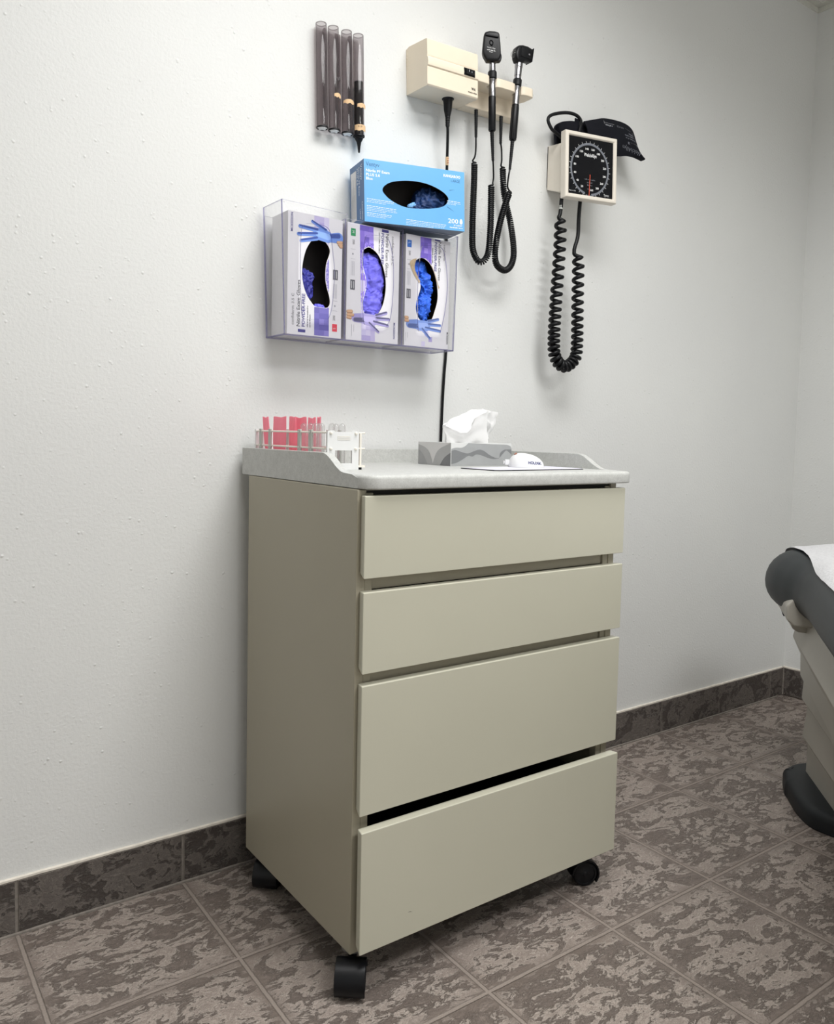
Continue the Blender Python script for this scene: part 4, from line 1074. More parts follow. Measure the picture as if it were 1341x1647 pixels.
for i, xx in enumerate(TXs):
    m = MB()
    m.lathe((xx, TYc, TZ0), (xx, TYc, TZ1), [(0, TR_), (TZ1 - TZ0 - 0.001, TR_), (TZ1 - TZ0, TR_ - 0.0005), (TZ1 - TZ0, TR_ - 0.0022), (TZ1 - TZ0 - 0.002, TR_ - 0.0022)], M_smoke, 28, cap0=False, cap1=False)
    tb_ = m.build('tube', ds, local=True, smooth=50)
    m = MB(); z_ = TZ0 - 0.002
    m.lathe((xx, TYc, z_ - 0.003), (xx, TYc, z_ + 0.010), [(0.001, TR_ - 0.0022), (0, TR_ - 0.0014), (0.0004, TR_ + 0.0010), (0.0034, TR_ + 0.0010), (0.004, TR_ + 0.0003)], M_blkm, 28, cap0=False, cap1=False)
    m.build('end_ring', tb_, local=True, smooth=50)
    if i < 3:
        m = MB(); pts = []
        for q in range(20):
            a = 2 * PI * q / 20; r_ = (TR_ - 0.0012) * (1.0 if q % 4 in (1, 2) else 0.66); pts.append((xx + r_ * math.cos(a), TYc + r_ * math.sin(a)))
        m.prism(pts, z_ - 0.0032, z_ - 0.0012, M_white); m.build('star_gate', tb_, local=True, smooth=0)
def band(xx, z0, z1, a0, a1, tilt, mt, name, parent, txt=None):
    m = MB(); r_ = TR_ + 0.0006; n = 12; vs = []; fs = []
    for q in range(n + 1):
        a = rad(a0 + (a1 - a0) * q / n); lift = 0.003 * ((q / n) ** 3 if tilt > 0 else (1 - q / n) ** 3)
        for zz, dz in ((z0, 0.0012 * math.sin(q * 1.3)), (z1, -abs(tilt) * (q / n - .5) ** 2)):
            vs.append((xx + (r_ + lift) * math.sin(a), TYc - (r_ + lift) * math.cos(a), zz + dz))
    for q in range(n): fs.append((2 * q, 2 * q + 2, 2 * q + 3, 2 * q + 1))
    m.add(vs, fs, mt)
    if txt: m.text(txt, M_ink_k, lambda p, q2, h: (xx + (r_ + 0.0004) * math.sin(p / r_), TYc - (r_ + 0.0004) * math.cos(p / r_), q2), -0.009, z1 - 0.0065, 0.0052, 0, width=0.018)
    m.build(name, parent, local=True, smooth=50)
tubes = [o for o in ds.children if o.name.startswith('tube')]
band(TXs[1], 0.0735, 0.0830, -25, 68, 0.012, M_tape, 'tape_strip', tubes[1])
band(TXs[2], 0.0665, 0.0760, -70, 70, 0.014, M_tape, 'tape_strip', tubes[2])
band(TXs[3], 0.0645, 0.0745, -45, 75, 0.010, M_tape, 'tape_strip', tubes[3])
band(TXs[3], 0.0130, 0.0265, -78, 80, 0.004, M_tape, 'tape_label', tubes[3], 'KLEEN')
# black ear tips stacked in the right tube
WD = WM[ds]
m = MB(); xx = TXs[3]
pr = []; z_ = -0.001; k = 0
m.lathe(WD @ Vector((xx, TYc, -0.0335)), WD @ Vector((xx, TYc, 0.2)), [(0, 0.0019), (0.002, 0.0024), (0.014, 0.0036), (0.024, 0.0058), (0.030, 0.0092), (0.0312, 0.0098)], M_blk, 20)
zz = 0.0
prof = []
while zz < 0.124:
    prof += [(zz, 0.0096), (zz + 0.0025, 0.0104), (zz + 0.0030, 0.0092)]; zz += 0.0042
m.lathe(WD @ Vector((xx, TYc, 0.0005)), WD @ Vector((xx, TYc, 0.2)), prof, M_blk, 20)
o = m.build('ear_tip_stack', smooth=45); recenter(o); tag(o, 'stack of black ear tips in the rightmost smoked tube, lowest tip poking out below', 'ear tips')

# ------------------------------------------------------------------ wall transformer with two instrument cradles
tf = thing('wall_transformer', 'cream plastic wall unit with black switch and two instrument cradles', 'wall unit', (0.8604, 0, 1.8125), (0, rad(-2.1), 0))
m = MB()
D = 0.0865
prof = [(0, 0.003), (0, 0.110), (-0.012, 0.1135), (-0.0835, 0.1075), (-D + 0.0005, 0.1045), (-D - 0.0005, 0.0705), (-D + 0.0015, 0.0670), (-D - 0.0020, 0.0640), (-D - 0.0035, 0.0540), (-D - 0.0025, 0.0460), (-D + 0.0010, 0.0440), (-D, 0.0425), (-D, 0.0035), (-D + 0.003, 0.0)]
m.prism(prof, 0.0, 0.1555, M_cream, axis=0)
m.build('housing', tf, local=True, bevel=0.0016, seg=2)
m = MB()
for i in range(5): m.box(-0.0006, 0.0006, -0.0062, -0.0012, 0.062 + i * 0.0085, 0.0650 + i * 0.0085, M_cream)
m.build('vent_ribs', tf, local=True)
m = MB(); m.box(0.1545, 0.3400, -0.036, -0.0005, 0.001, 0.075, M_cream); m.build('backplate', tf, local=True, bevel=0.003, seg=2)
# shelf with two cradle notches
NX = [0.2085, 0.2955]; ny_ = -0.0785; nr = 0.0112
pts = [(0.1555, -0.012), (0.1555, -D)]
for cx in NX:
    pts += [(cx - nr - 0.012, -D), (cx - nr - 0.004, -D + 0.002), (cx - nr + 0.001, -D + 0.007)]
    pts += [(cx + nr * math.cos(rad(a)), ny_ + 0.004 + nr * math.sin(rad(a))) for a in (190, 165, 140, 115, 90, 65, 40, 15, -10)]
    pts += [(cx + nr - 0.001, -D + 0.007), (cx + nr + 0.004, -D + 0.002), (cx + nr + 0.012, -D)]
pts += [(0.340, -D), (0.3475, -D + 0.006), (0.3475, -0.05), (0.335, -0.012)]
m = MB(); m.prism(pts, 0.0445, 0.0665, M_cream); m.build('cradle_shelf', tf, local=True, bevel=0.0022, seg=3)
m = MB(); m.prism([(0.1600, 0.0660), (0.1600, 0.0780), (0.1800, 0.0810), (0.30, 0.0810), (0.325, 0.0785), (0.3370, 0.0720), (0.3370, 0.0660)], -0.040, -0.0005, M_cream, axis=1)
m.build('rear_ledge', tf, local=True, bevel=0.003, seg=2)
m = MB(); FT = lambda a, b2, h: (a, -D - 0.0005 - h, b2)
m.box(0.1090, 0.1435, -D - 0.0042, -D + 0.006, 0.0475, 0.0645, M_blk); sw = m.build('switch_bezel', tf, local=True, bevel=0.0008, seg=1)
m = MB(); m.box(0.1130, 0.1395, -D - 0.0075, -D - 0.0040, 0.0500, 0.0620, M_blkm)
Fs = lambda a, b2, h: (a, -D - 0.0075 - h, b2)
m.box(0.1215, 0.1227, -D - 0.0078, -D - 0.0074, 0.0555, 0.0600, M_ink_w)
m.lathe((0.1300, -D - 0.0075, 0.0560), (0.1300, -D - 0.0078, 0.0560), [(0, 0.0018), (0.0003, 0.0018)], M_ink_g, 10)
m.build('rocker', sw, local=True)
m = MB()
m.text('WA', ink('black_print', (30, 30, 34)), FT, 0.1340, 0.0175, 0.0092, 0.0, width=0.0135, bold=0.0003)
m.text('Welch Allyn', ink('black_print', (30, 30, 34)), FT, 0.1230, 0.0098, 0.0052, 0.0, width=0.0285, bold=0.0001)
m.build('lettering', tf, local=True, smooth=0)

# power cord
pc = thing('power_cord', 'straight black power cord hanging from the cream wall unit behind the glove cartons', 'cord', (0.9544, -0.045, 1.66))
m = MB()
pz = [(0.9540, -0.045, 1.8215), (0.9543, -0.045, 1.8105), (0.9544, -0.045, 1.800), (0.9545, -0.045, 1.784), (0.9546, -0.045, 1.775)]
m.tube([(0.954, -0.045, 1.822), (0.9541, -0.045, 1.8155), (0.9541, -0.045, 1.8135), (0.9543, -0.045, 1.806), (0.9545, -0.045, 1.790), (0.9546, -0.045, 1.775)], [0.0150, 0.0150, 0.0122, 0.0112, 0.0100, 0.0066], M_blk, 16)
for i in range(4): m.tube([(0.9547, -0.045, 1.7745 - i * 0.006), (0.9548, -0.045, 1.7705 - i * 0.006)], 0.0062 - i * 0.0003, M_blk, 14)
m.tube([(0.9547, -0.045, 1.776), (0.9549, -0.045, 1.750)], 0.0046, M_blk, 12)
m.build('plug', pc)
m = MB()
m.tube(smooth_path([(0.9549, -0.045, 1.752), (0.9575, -0.043, 1.735), (0.9630, -0.036, 1.70), (0.9690, -0.028, 1.660), (0.978, -0.016, 1.61), (0.988, -0.0072, 1.52), (0.995, -0.0058, 1.40), (0.9985, -0.0058, 1.28), (0.9975, -0.0058, 1.201), (0.9939, -0.0058, 1.1496), (0.9908, -0.0058, 1.0854), (0.9881, -0.0058, 0.9758), (0.988, -0.0058, 0.80), (0.988, -0.0058, 0.50)]), 0.0036, M_cord, 12)
m.build('cord', pc)
m = MB(); m.tube([(0.9655, -0.0325, 1.6830 - 0.0), (0.9668, -0.031, 1.6735), (0.9685, -0.029, 1.664)], [0.0042, 0.0044, 0.0042], M_tape, 12)
rr = ink('tag_red', (180, 90, 70))
for q in range(3): m.box(0.9640, 0.9680, -0.0362, -0.0354, 1.668 + q * 0.005, 1.6695 + q * 0.005, rr)
m.build('tag_wrap', pc)

# ------------------------------------------------------------------ ophthalmoscope and otoscope with coiled cords
def strain(m, a, b2, r0, r1, rings):
    a, b2 = Vector(a), Vector(b2); L = (b2 - a).length; pr = []
    for i in range(rings):
        t = L * i / rings; r_ = r0 + (r1 - r0) * i / rings
        pr += [(t, r_), (t + L / rings * .55, r_), (t + L / rings * .6, r_ * .84), (t + L / rings * .97, r_ * .84)]
    pr += [(L, r1)]
    m.lathe(a, b2, pr, M_blkm, 14)
op = thing('ophthalmoscope', 'black and chrome ophthalmoscope with flat upright head in the left cradle, coiled cord hanging', 'medical instrument', (1.0705, -0.078, 1.76))
hb, ht_ = Vector((1.0722, -0.077, 1.7575)), Vector((1.0664, -0.078, 1.9200))
ax = (ht_ - hb).normalized()
m = MB(); L0 = 0.0832
gr = [(0, 0.0080), (0.002, 0.0092)]
m.lathe(hb, ht_, gr + [(L0 - 0.001, 0.0092), (L0, 0.0088)], M_blk, 24); m.build('handle', op)
m = MB(); m.lathe(hb + ax * L0, ht_, [(0, 0.0088), (0.020, 0.0088), (0.026, 0.0078), (0.036, 0.0070), (0.0405, 0.0080), (0.042, 0.0085), (0.046, 0.0085), (0.060, 0.0084), (0.079, 0.0078)], M_chrome, 24); m.build('neck', op)
m = MB(); m.lathe(hb + ax * 0.1255, ht_, [(0, 0.0090), (0.002, 0.0112), (0.0165, 0.0112), (0.0185, 0.0098)], M_blkm, 24); m.build('collar', op)
hd = MB()
ho = [(1.0467, 1.9180), (1.0350, 1.9295), (1.0325, 1.9370), (1.0338, 1.9560), (1.0362, 1.9790), (1.0395, 1.9850), (1.0520, 1.9915), (1.0680, 1.9955), (1.0805, 1.9965), (1.0845, 1.9930), (1.0885, 1.9700), (1.0908, 1.9500), (1.0905, 1.9420), (1.0850, 1.9310), (1.0785, 1.9265)]
HA = rad(-33); ocx = 1.0620
def turn(a, y, z):   # head turned about the handle axis
    dx, dy = (a - ocx) * 0.80, y + 0.079; z = z - 0.26 * (a - ocx)
    return (ocx - 0.0005 + dx * math.cos(HA) - dy * math.sin(HA), -0.079 + dx * math.sin(HA) + dy * math.cos(HA), z)
class TMB(MB):
    def build(s, *a, **k):
        s.v = [Vector(turn(*v)) for v in s.v]; return MB.build(s, *a, **k)
hd = TMB()
hd.rounded(ho[::-1], 0.068, 0.090, 0.005, M_blk, 3, frame=lambda a, b2, h: (a, -h, b2))
hdo = hd.build('head', op, smooth=45)
FH = lambda a, b2, h: (a, -0.090 - h, b2)
m = TMB(); m.prism([(1.0400, 1.9790), (1.0805, 1.9850), (1.0808, 1.9815), (1.0400, 1.9750)], -0.0935, -0.0895, M_blkm, axis=1); m.build('brow_rest', hdo, bevel=0.0008, seg=1)
m = TMB(); m.lathe((1.0590, -0.0895, 1.9635), (1.0590, -0.0925, 1.9635), [(0, 0.0068), (0.003, 0.0062), (0.002, 0.004), (0.001, 0.0035)], M_dial, 18); m.build('peephole', hdo)
m = TMB(); m.text('Welch Allyn', M_ink_w, FH, 1.0465, 1.9480, 0.0046, 0.0003, width=0.0260, rot=8); m.text('~', M_ink_w, FH, 1.0465, 1.9425, 0.0034, 0.0003, width=0.0270, rot=8); m.text('~', M_ink_w, FH, 1.0535, 1.9395, 0.0030, 0.0003, width=0.0120, rot=8); m.build('lettering', hdo, smooth=0)
m = TMB(); m.lathe((1.0810, -0.071, 1.9410), (1.0810, -0.086, 1.9410), [(0, 0.0120), (0.002, 0.0128), (0.014, 0.0128), (0.016, 0.012)], M_blkm, 26); m.build('lens_dial', hdo)
m = MB(); strain(m, hb + Vector((0, 0.0005, 0.001)), (1.0798, -0.075, 1.6862), 0.0052, 0.0034, 15); m.build('strain_relief', op)
OPH_COIL = [(1.0522, -0.035, 1.6846), (1.0526, -0.035, 1.638), (1.0516, -0.035, 1.5823), (1.0499, -0.0364, 1.5266), (1.0482, -0.0418, 1.47), (1.057, -0.0473, 1.4428), (1.0661, -0.0536, 1.4348), (1.0762, -0.0609, 1.4433), (1.0801, -0.0682, 1.4677), (1.0809, -0.0714, 1.5249), (1.079, -0.0732, 1.579), (1.0766, -0.075, 1.6243)]
def cordset(parent, plug, wire1, coil, wire2, turns, R, rw):
    m = MB(); strain(m, (plug[0][0], plug[0][1], plug[0][2] + 0.008), plug[1], 0.0050, 0.0036, 14); m.build('cord_plug', parent)
    hx = helix(coil, turns, R, 12)
    full = smooth_path(wire1[:-1] + [tuple(hx[0])], 5)[:-1] + hx + smooth_path([tuple(hx[-1])] + wire2[1:], 5)[1:]
    m = MB(); m.tube(full, rw, M_cord, 6); m.build('coiled_cord', parent, smooth=60)
cordset(op, [(1.0532, -0.035, 1.8098), (1.0549, -0.035, 1.7503)], [(1.0549, -0.035, 1.7530), (1.0555, -0.035, 1.7209), (1.0530, -0.035, 1.7016), (1.0455, -0.036, 1.6890), (1.0522, -0.035, 1.6846)], OPH_COIL,
        [(1.0766, -0.075, 1.6243), (1.0810, -0.075, 1.6323), (1.0834, -0.075, 1.6478), (1.0800, -0.075, 1.6880)], 92, 0.0066, 0.0023)
ot = thing('otoscope', 'black and chrome otoscope with squarish head in the right cradle, twisted coiled cord hanging', 'medical instrument', (1.1490, -0.078, 1.76))
hb, ht_ = Vector((1.1430, -0.077, 1.7505)), Vector((1.1560, -0.0775, 1.9465)); ax = (ht_ - hb).normalized()
m = MB(); L0 = 0.0905
m.lathe(hb, ht_, [(0, 0.0080), (0.002, 0.0092), (L0 - 0.001, 0.0092), (L0, 0.0088)], M_blk, 24)
for i in range(10):
    a = 2 * PI * i / 10; d = Vector((math.cos(a), math.sin(a), 0)) * 0.0092; m.tube([hb + d + ax * 0.006, hb + d + ax * (L0 - 0.006)], 0.0008, M_blk, 5)
m.build('handle', ot)
m = MB(); m.lathe(hb + ax * L0, ht_, [(0, 0.0088), (0.022, 0.0088), (0.028, 0.0076), (0.036, 0.0070), (0.0405, 0.0080), (0.060, 0.0086), (0.070, 0.0086), (0.0705, 0.0078), (0.073, 0.0078), (0.0735, 0.0092), (0.094, 0.0092), (0.0945, 0.0099), (0.099, 0.0102), (0.104, 0.0102)], M_chrome, 24); m.build('neck', ot)
m = MB(); m.lathe(hb + ax * 0.1370, ht_, [(0, 0.0090), (0.002, 0.0112), (0.0165, 0.0112), (0.0185, 0.0098)], M_blkm, 24); m.build('collar', ot)
hd = MB()
ho = [(1.1445, 1.9440), (1.1385, 1.9530), (1.1372, 1.9650), (1.1405, 1.9790), (1.1490, 1.9870), (1.1600, 1.9905), (1.1780, 1.9920), (1.1975, 1.9890), (1.1955, 1.9700), (1.1925, 1.9560), (1.1690, 1.9535), (1.1650, 1.9470)]
hd.rounded(ho[::-1], 0.067, 0.089, 0.006, M_blk, 3, frame=lambda a, b2, h: (a, -h, b2)); hdo = hd.build('head', ot, smooth=45)
m = MB(); m.hexa([(1.1895, -0.090, 1.9555), (1.1920, -0.090, 1.9555), (1.1920, -0.066, 1.9555), (1.1895, -0.066, 1.9555), (1.1945, -0.090, 1.9905), (1.1972, -0.090, 1.9905), (1.1972, -0.066, 1.9905), (1.1945, -0.066, 1.9905)], M_blkm); m.build('lens_frame', hdo, bevel=0.0006, seg=1)
m = MB(); m.rounded([(1.1520, 1.9590), (1.1520, 1.9820), (1.1880, 1.9840), (1.1860, 1.9600)][::-1], 0.0875, 0.0905, 0.001, M_blkm, 2, frame=lambda a, b2, h: (a, -h, b2)); m.build('side_window', hdo)
m = MB(); m.lathe((1.1800, -0.0900, 1.9700), (1.1800, -0.0920, 1.9700), [(0, 0.0026), (0.0015, 0.0024), (0.002, 0.0014)], M_steel, 12); m.build('rivet', hdo)
m = MB(); m.lathe((1.1400, -0.078, 1.9640), (1.1300, -0.078, 1.9620), [(0, 0.0100), (0.003, 0.0100), (0.004, 0.0075), (0.0085, 0.0060), (0.0095, 0.0045)], M_glass, 16); m.build('tip_adapter', hdo)
m = MB(); strain(m, hb + Vector((0, 0.0005, 0.001)), (1.1350, -0.078, 1.6755), 0.0052, 0.0034, 15); m.build('strain_relief', ot)
OTO_COIL = [(1.1490, -0.035, 1.6922), (1.1520, -0.035, 1.6577), (1.1575, -0.033, 1.6307), (1.1700, -0.032, 1.5962), (1.1830, -0.034, 1.5551), (1.1890, -0.040, 1.5061), (1.1879, -0.044, 1.4676), (1.1737, -0.048, 1.4393), (1.148, -0.0533, 1.425), (1.1167, -0.06, 1.4325), (1.1025, -0.0667, 1.4545), (1.1007, -0.0733, 1.492), (1.108, -0.076, 1.5343), (1.1186, -0.0773, 1.5715), (1.1310, -0.0787, 1.6065), (1.1350, -0.08, 1.6151)]
cordset(ot, [(1.1378, -0.035, 1.8134), (1.139, -0.035, 1.7525)], [(1.139, -0.035, 1.7550), (1.1426, -0.035, 1.7393), (1.1443, -0.035, 1.7117), (1.1422, -0.036, 1.6960), (1.149, -0.035, 1.6922)], OTO_COIL,
        [(1.1350, -0.08, 1.6151), (1.1400, -0.08, 1.6180), (1.1271, -0.08, 1.6309), (1.1350, -0.078, 1.6770)], 100, 0.0066, 0.0023)

# ------------------------------------------------------------------ blood pressure gauge
GA = rad(-9.0); GRr = rad(-1.6)
Rg = Matrix.Rotation(GA, 3, 'Z') @ Matrix.Rotation(GRr, 3, 'Y')
gg = thing('blood_pressure_gauge', 'square bone-framed wall gauge with black numbered dial and red-orange needle', 'pressure gauge', (1.3180, -0.1000, 1.6365), Rg.to_euler())
GW, GH_ = 0.1765, 0.1765
inv = WM[gg].inverted()
m = MB()
bz = 0.0125
outr = [(0, 0), (GW, 0), (GW, GH_), (0, GH_)]; innr = [(bz, bz), (GW - bz, bz), (GW - bz, GH_ - bz), (bz, GH_ - bz)]
m.rounded(outr, -0.0265, -0.0005, 0.003, M_bone, 3, frame=lambda a, b2, h: (a, -h, b2)) if False else None
vs = []; rings = [(0.004, 0.026), (0.0, 0.022), (0.0, 0.003), (0.0025, 0.0), (bz - 0.003, 0.0), (bz, 0.0035), (bz, 0.007)]
for d, y in rings: vs += [(d, y, d), (GW - d, y, d), (GW - d, y, GH_ - d), (d, y, GH_ - d)]
fs = [[3, 2, 1, 0]]
for j in range(len(rings) - 1):
    for i in range(4): fs.append([j * 4 + i, j * 4 + (i + 1) % 4, (j + 1) * 4 + (i + 1) % 4, (j + 1) * 4 + i])
m.add(vs, fs, M_bone); m.build('case', gg, local=True, bevel=0.0012, seg=2)
m = MB(); m.box(bz - 0.0005, GW - bz + 0.0005, 0.0045, 0.0065, bz - 0.0005, GH_ - bz + 0.0005, M_dial)
FD = lambda a, b2, h: (a, 0.0045 - h, b2)
gx, gz, gr_ = GW * 0.478, GH_ * 0.468, 0.0640
def dpt(val, r_):
    a = rad(-90 - (val - 150) * 1.15 + 180); return (gx + r_ * math.cos(a), gz + r_ * math.sin(a) * 1.06)
ring_o = [dpt(v, gr_ + 0.002) for v in range(6, 305, 4)]; ring_i = [dpt(v, gr_ - 0.0035) for v in range(302, 5, -4)]
for i in range(len(ring_o) - 1): m.poly([ring_o[i], ring_o[i + 1], ring_i[-2 - i], ring_i[-1 - i]], M_ink_g, FD, 0.0003)
for v in range(0, 305, 2):
    L_ = 0.0050 if v % 10 == 0 else 0.0
    if L_:
        a, b2 = dpt(v, gr_ + 0.0015), dpt(v, gr_ + 0.0015 + L_); w_ = 0.00045
        dx, dz = (b2[1] - a[1]), -(b2[0] - a[0]); n_ = math.hypot(dx, dz); dx, dz = dx / n_ * w_, dz / n_ * w_
        m.poly([(a[0] - dx, a[1] - dz), (a[0] + dx, a[1] + dz), (b2[0] + dx, b2[1] + dz), (b2[0] - dx, b2[1] - dz)], M_ink_w, FD, 0.0004)
for v in range(20, 301, 20):
    p = dpt(v, gr_ - 0.0125); m.text(str(v), M_ink_w, FD, p[0], p[1] - 0.0026, 0.0074, 0.0004, align='CENTER', bold=0.0002, width=0.0078 if v < 100 else 0.0108)
m.text('WelchAllyn', M_ink_w, FD, gx + 0.001, gz + 0.0335, 0.0125, 0.0004, width=0.0430, align='CENTER', bold=0.0003)
for s_, z_, w_ in (('~', -0.0285, 0.036), ('~', -0.0365, 0.018), ('~', -0.0435, 0.017), ('~', -0.0535, 0.015), ('~', -0.0700, 0.024), ('~', -0.0755, 0.025)):
    m.text(s_, M_ink_g, FD, gx, gz + z_, 0.0042, 0.0004, width=w_, align='CENTER')
m.text('Made in USA', M_ink_w, FD, bz + 0.003, bz + 0.0065, 0.0042, 0.0004, width=0.0220)
m.text('Tycos', M_ink_w, FD, GW - bz - 0.031, bz + 0.0045, 0.0095, 0.0004, width=0.0180)
dl = m.build('dial', gg, local=True, smooth=0, recalc=False)
m = MB(); m.prism([(gx - 0.0009, gz - 0.014), (gx + 0.0009, gz - 0.014), (gx - 0.0022, gz - 0.0735), (gx - 0.0036, gz - 0.0735)], 0.0025, 0.0031, M_needle, axis=1); m.build('needle', gg, local=True, smooth=0)
# wall bracket with cuff basket
m = MB()
m.prism([(0.0, 1.6850), (0.0, 1.8000), (-0.050, 1.7960), (-0.066, 1.7900), (-0.070, 1.6700), (-0.052, 1.6640), (-0.004, 1.6800)], 1.3440, 1.3475, M_bone, axis=0)
m.prism([(0.0, 1.6850), (0.0, 1.8000), (-0.050, 1.7960), (-0.066, 1.7900), (-0.070, 1.6700), (-0.052, 1.6640), (-0.004, 1.6800)], 1.4600, 1.4635, M_bone, axis=0)
m.prism([(-0.0004, 1.6855), (-0.0004, 1.745), (-0.066, 1.745), (-0.0697, 1.6705), (-0.052, 1.6645), (-0.004, 1.6805)], 1.3442, 1.4633, M_bone, axis=0)
m.box(1.344, 1.4635, -0.0665, -0.063, 1.740, 1.789, M_bone)
m.box(1.344, 1.4635, -0.004, 0, 1.686, 1.80, M_bone)
m.build('wall_bracket', gg, bevel=0.0008, seg=1)
m = MB(); m.lathe((1.404, -0.0655, 1.727), (1.404, -0.0945, 1.727), [(0, 0.017), (0.029, 0.017)], M_bone, 20); m.build('swivel', gg)
GH_COIL = [(1.3339, -0.07, 1.5774), (1.3335, -0.07, 1.5104), (1.3303, -0.07, 1.4426), (1.3267, -0.07, 1.3807), (1.3236, -0.07, 1.3098), (1.3229, -0.07, 1.2572), (1.3263, -0.07, 1.2202), (1.342, -0.07, 1.1966), (1.3648, -0.07, 1.1871), (1.3895, -0.07, 1.195), (1.4112, -0.07, 1.2174), (1.4148, -0.07, 1.2559), (1.4129, -0.07, 1.3186), (1.4107, -0.07, 1.3905), (1.4096, -0.07, 1.4471), (1.4084, -0.07, 1.4905)]
# looser at the top, tight at the bottom
def dens(s):
    # turns density grows towards the bottom of the loop
    N = 200; acc = [0.0]
    f = lambda x: 0.85 + 0.75 * math.exp(-((x - 0.53) / 0.20) ** 2)
    for i in range(N): acc.append(acc[-1] + f((i + .5) / N))
    x = s * N; i = min(N - 1, int(x)); return (acc[i] + (acc[i + 1] - acc[i]) * (x - i)) / acc[-1]
hx = helix(GH_COIL, 38, 0.0126, 20, dens)
full = smooth_path([(1.3300, -0.078, 1.650), (1.3290, -0.075, 1.636), (1.3279, -0.075, 1.6148), (1.3252, -0.075, 1.5962), (1.3225, -0.074, 1.585), tuple(hx[0])], 5)[:-1] + hx + smooth_path([tuple(hx[-1]), (1.3920, -0.072, 1.497), (1.3905, -0.07, 1.508), (1.3925, -0.07, 1.5191), (1.4032, -0.07, 1.5522), (1.404, -0.07, 1.6017), (1.4028, -0.075, 1.655)], 5)[1:]
m = MB(); m.tube(full, 0.0054, M_cord, 10); hs = m.build('coiled_hose', gg, smooth=60)
m = MB(); m.lathe((1.3281, -0.075, 1.6195), (1.3268, -0.075, 1.6015), [(0, 0.0052), (0.006, 0.0052), (0.0065, 0.0058), (0.010, 0.0058), (0.0105, 0.0050), (0.018, 0.0050)], M_greyp, 14); m.build('hose_connector', gg)

# ------------------------------------------------------------------ blood pressure cuff stuffed behind the gauge
cf = thing('blood_pressure_cuff', 'black fabric blood pressure cuff with printed flap and tube loop, draped behind the gauge', 'cuff', (1.44, -0.05, 1.80))
M_cuff = mat('black_cuff_fabric', (19, 20, 27), 0.75, spec=0.15, var=0.08, bump=0.35, bscale=900)
def sheet(m, A, B, th, mt, n=10, bulge=None):
    A = smooth_path(A, 4); B = smooth_path(B, 4); k_ = min(len(A), len(B)); W = k_
    rows = []
    for j in range(n + 1):
        t = j / n; row = []
        for i in range(k_):
            p = A[i].lerp(B[i], t)
            if bulge: p = p + bulge(i / (k_ - 1), t)
            row.append(p)
        rows.append(row)
    vs = []; fs = []
    for side in (0, 1):
        for j in range(n + 1):
            for i in range(W):
                dx = rows[j][min(i + 1, W - 1)] - rows[j][max(i - 1, 0)]; dy = rows[min(j + 1, n)][i] - rows[max(j - 1, 0)][i]
                nn = dx.cross(dy); nn = nn.normalized() if nn.length > 1e-9 else Vector((0, -1, 0))
                vs.append(rows[j][i] + nn * th * (0.5 if side else -0.5))
    N = W * (n + 1)
    for side in (0, 1):
        for j in range(n):
            for i in range(W - 1):
                a = side * N + j * W + i; fs.append((a, a + 1, a + W + 1, a + W))
    for i in range(W - 1):
        for j in (0, n):
            a = j * W + i; fs.append((a, a + 1, N + a + 1, N + a))
    for j in range(n):
        for i in (0, W - 1):
            a = j * W + i; fs.append((a, a + W, N + a + W, N + a))
    m.add(vs, fs, mt); return rows
FTP = [(1.4359, -0.045, 1.8762), (1.4753, -0.0481, 1.8897), (1.5102, -0.0512, 1.9006), (1.5543, -0.0544, 1.9049), (1.5968, -0.0575, 1.9035), (1.6242, -0.0606, 1.8913), (1.6389, -0.0637, 1.8618), (1.6509, -0.0669, 1.8332), (1.6597, -0.07, 1.811)]
FBP = [(1.439, -0.06, 1.8303), (1.4629, -0.0619, 1.8203), (1.4869, -0.0637, 1.8159), (1.5114, -0.0656, 1.808), (1.5362, -0.0675, 1.80), (1.5611, -0.0694, 1.8012), (1.5858, -0.0713, 1.8072), (1.6165, -0.0731, 1.81), (1.6560, -0.072, 1.8083)]
m = MB()
rows = sheet(m, FTP, FBP, 0.0035, M_cuff, 12, lambda s, t: Vector((0, -0.014 * math.sin(PI * min(1, t * 1.0)) * (0.4 + 0.6 * s), 0)))
fl_ = m.build('flap', cf, smooth=60)
# printed marks on the flap, upside down
def on_flap(s, t, lift=0.0024):
    n = len(rows) - 1; W = len(rows[0]) - 1
    s = min(0.999, max(0, s)); t = min(0.999, max(0, t)); i = int(s * W); j = int(t * n); fi = s * W - i; fj = t * n - j
    p = (rows[j][i] * (1 - fi) + rows[j][i + 1] * fi) * (1 - fj) + (rows[j + 1][i] * (1 - fi) + rows[j + 1][i + 1] * fi) * fj
    dx = rows[j][i + 1] - rows[j][i]; dy = rows[j + 1][i] - rows[j][i]; nn = dx.cross(dy).normalized()
    if nn.y > 0: nn = -nn
    return p + nn * lift
# planar frame on the flap front: world x,z pushed onto the sheet by nearest row/col search
flat = [(on_flap(i / 60, j / 24), ) for j in range(25) for i in range(61)]
from mathutils.kdtree import KDTree
kd = KDTree(len(flat))
for i, (p,) in enumerate(flat): kd.insert((p.x, 0, p.z), i)
kd.balance()
def FF(a, b2, h):
    hits = kd.find_n((a, 0, b2), 4); w_ = 0; y = 0
    for co_, idx, d in hits:
        q = 1 / (d + 1e-5); w_ += q; y += q * flat[idx][0].y
    return (a, y / w_ - 0.0004, b2)
m = MB(); CI = ink('cuff_print', (150, 152, 158)); CI2 = ink('cuff_print_dim', (104, 106, 114))
m.text('WelchAllyn', CI2, FF, 1.6420, 1.8235, 0.0165, 0, width=0.074, rot=172)
m.rect(1.5880, 1.6320, 1.8395, 1.8465, CI2, FF, 0); m.text('~', ink('cuff_dark', (40, 41, 46)), FF, 1.6290, 1.8455, 0.0062, 0, width=0.036, rot=178)
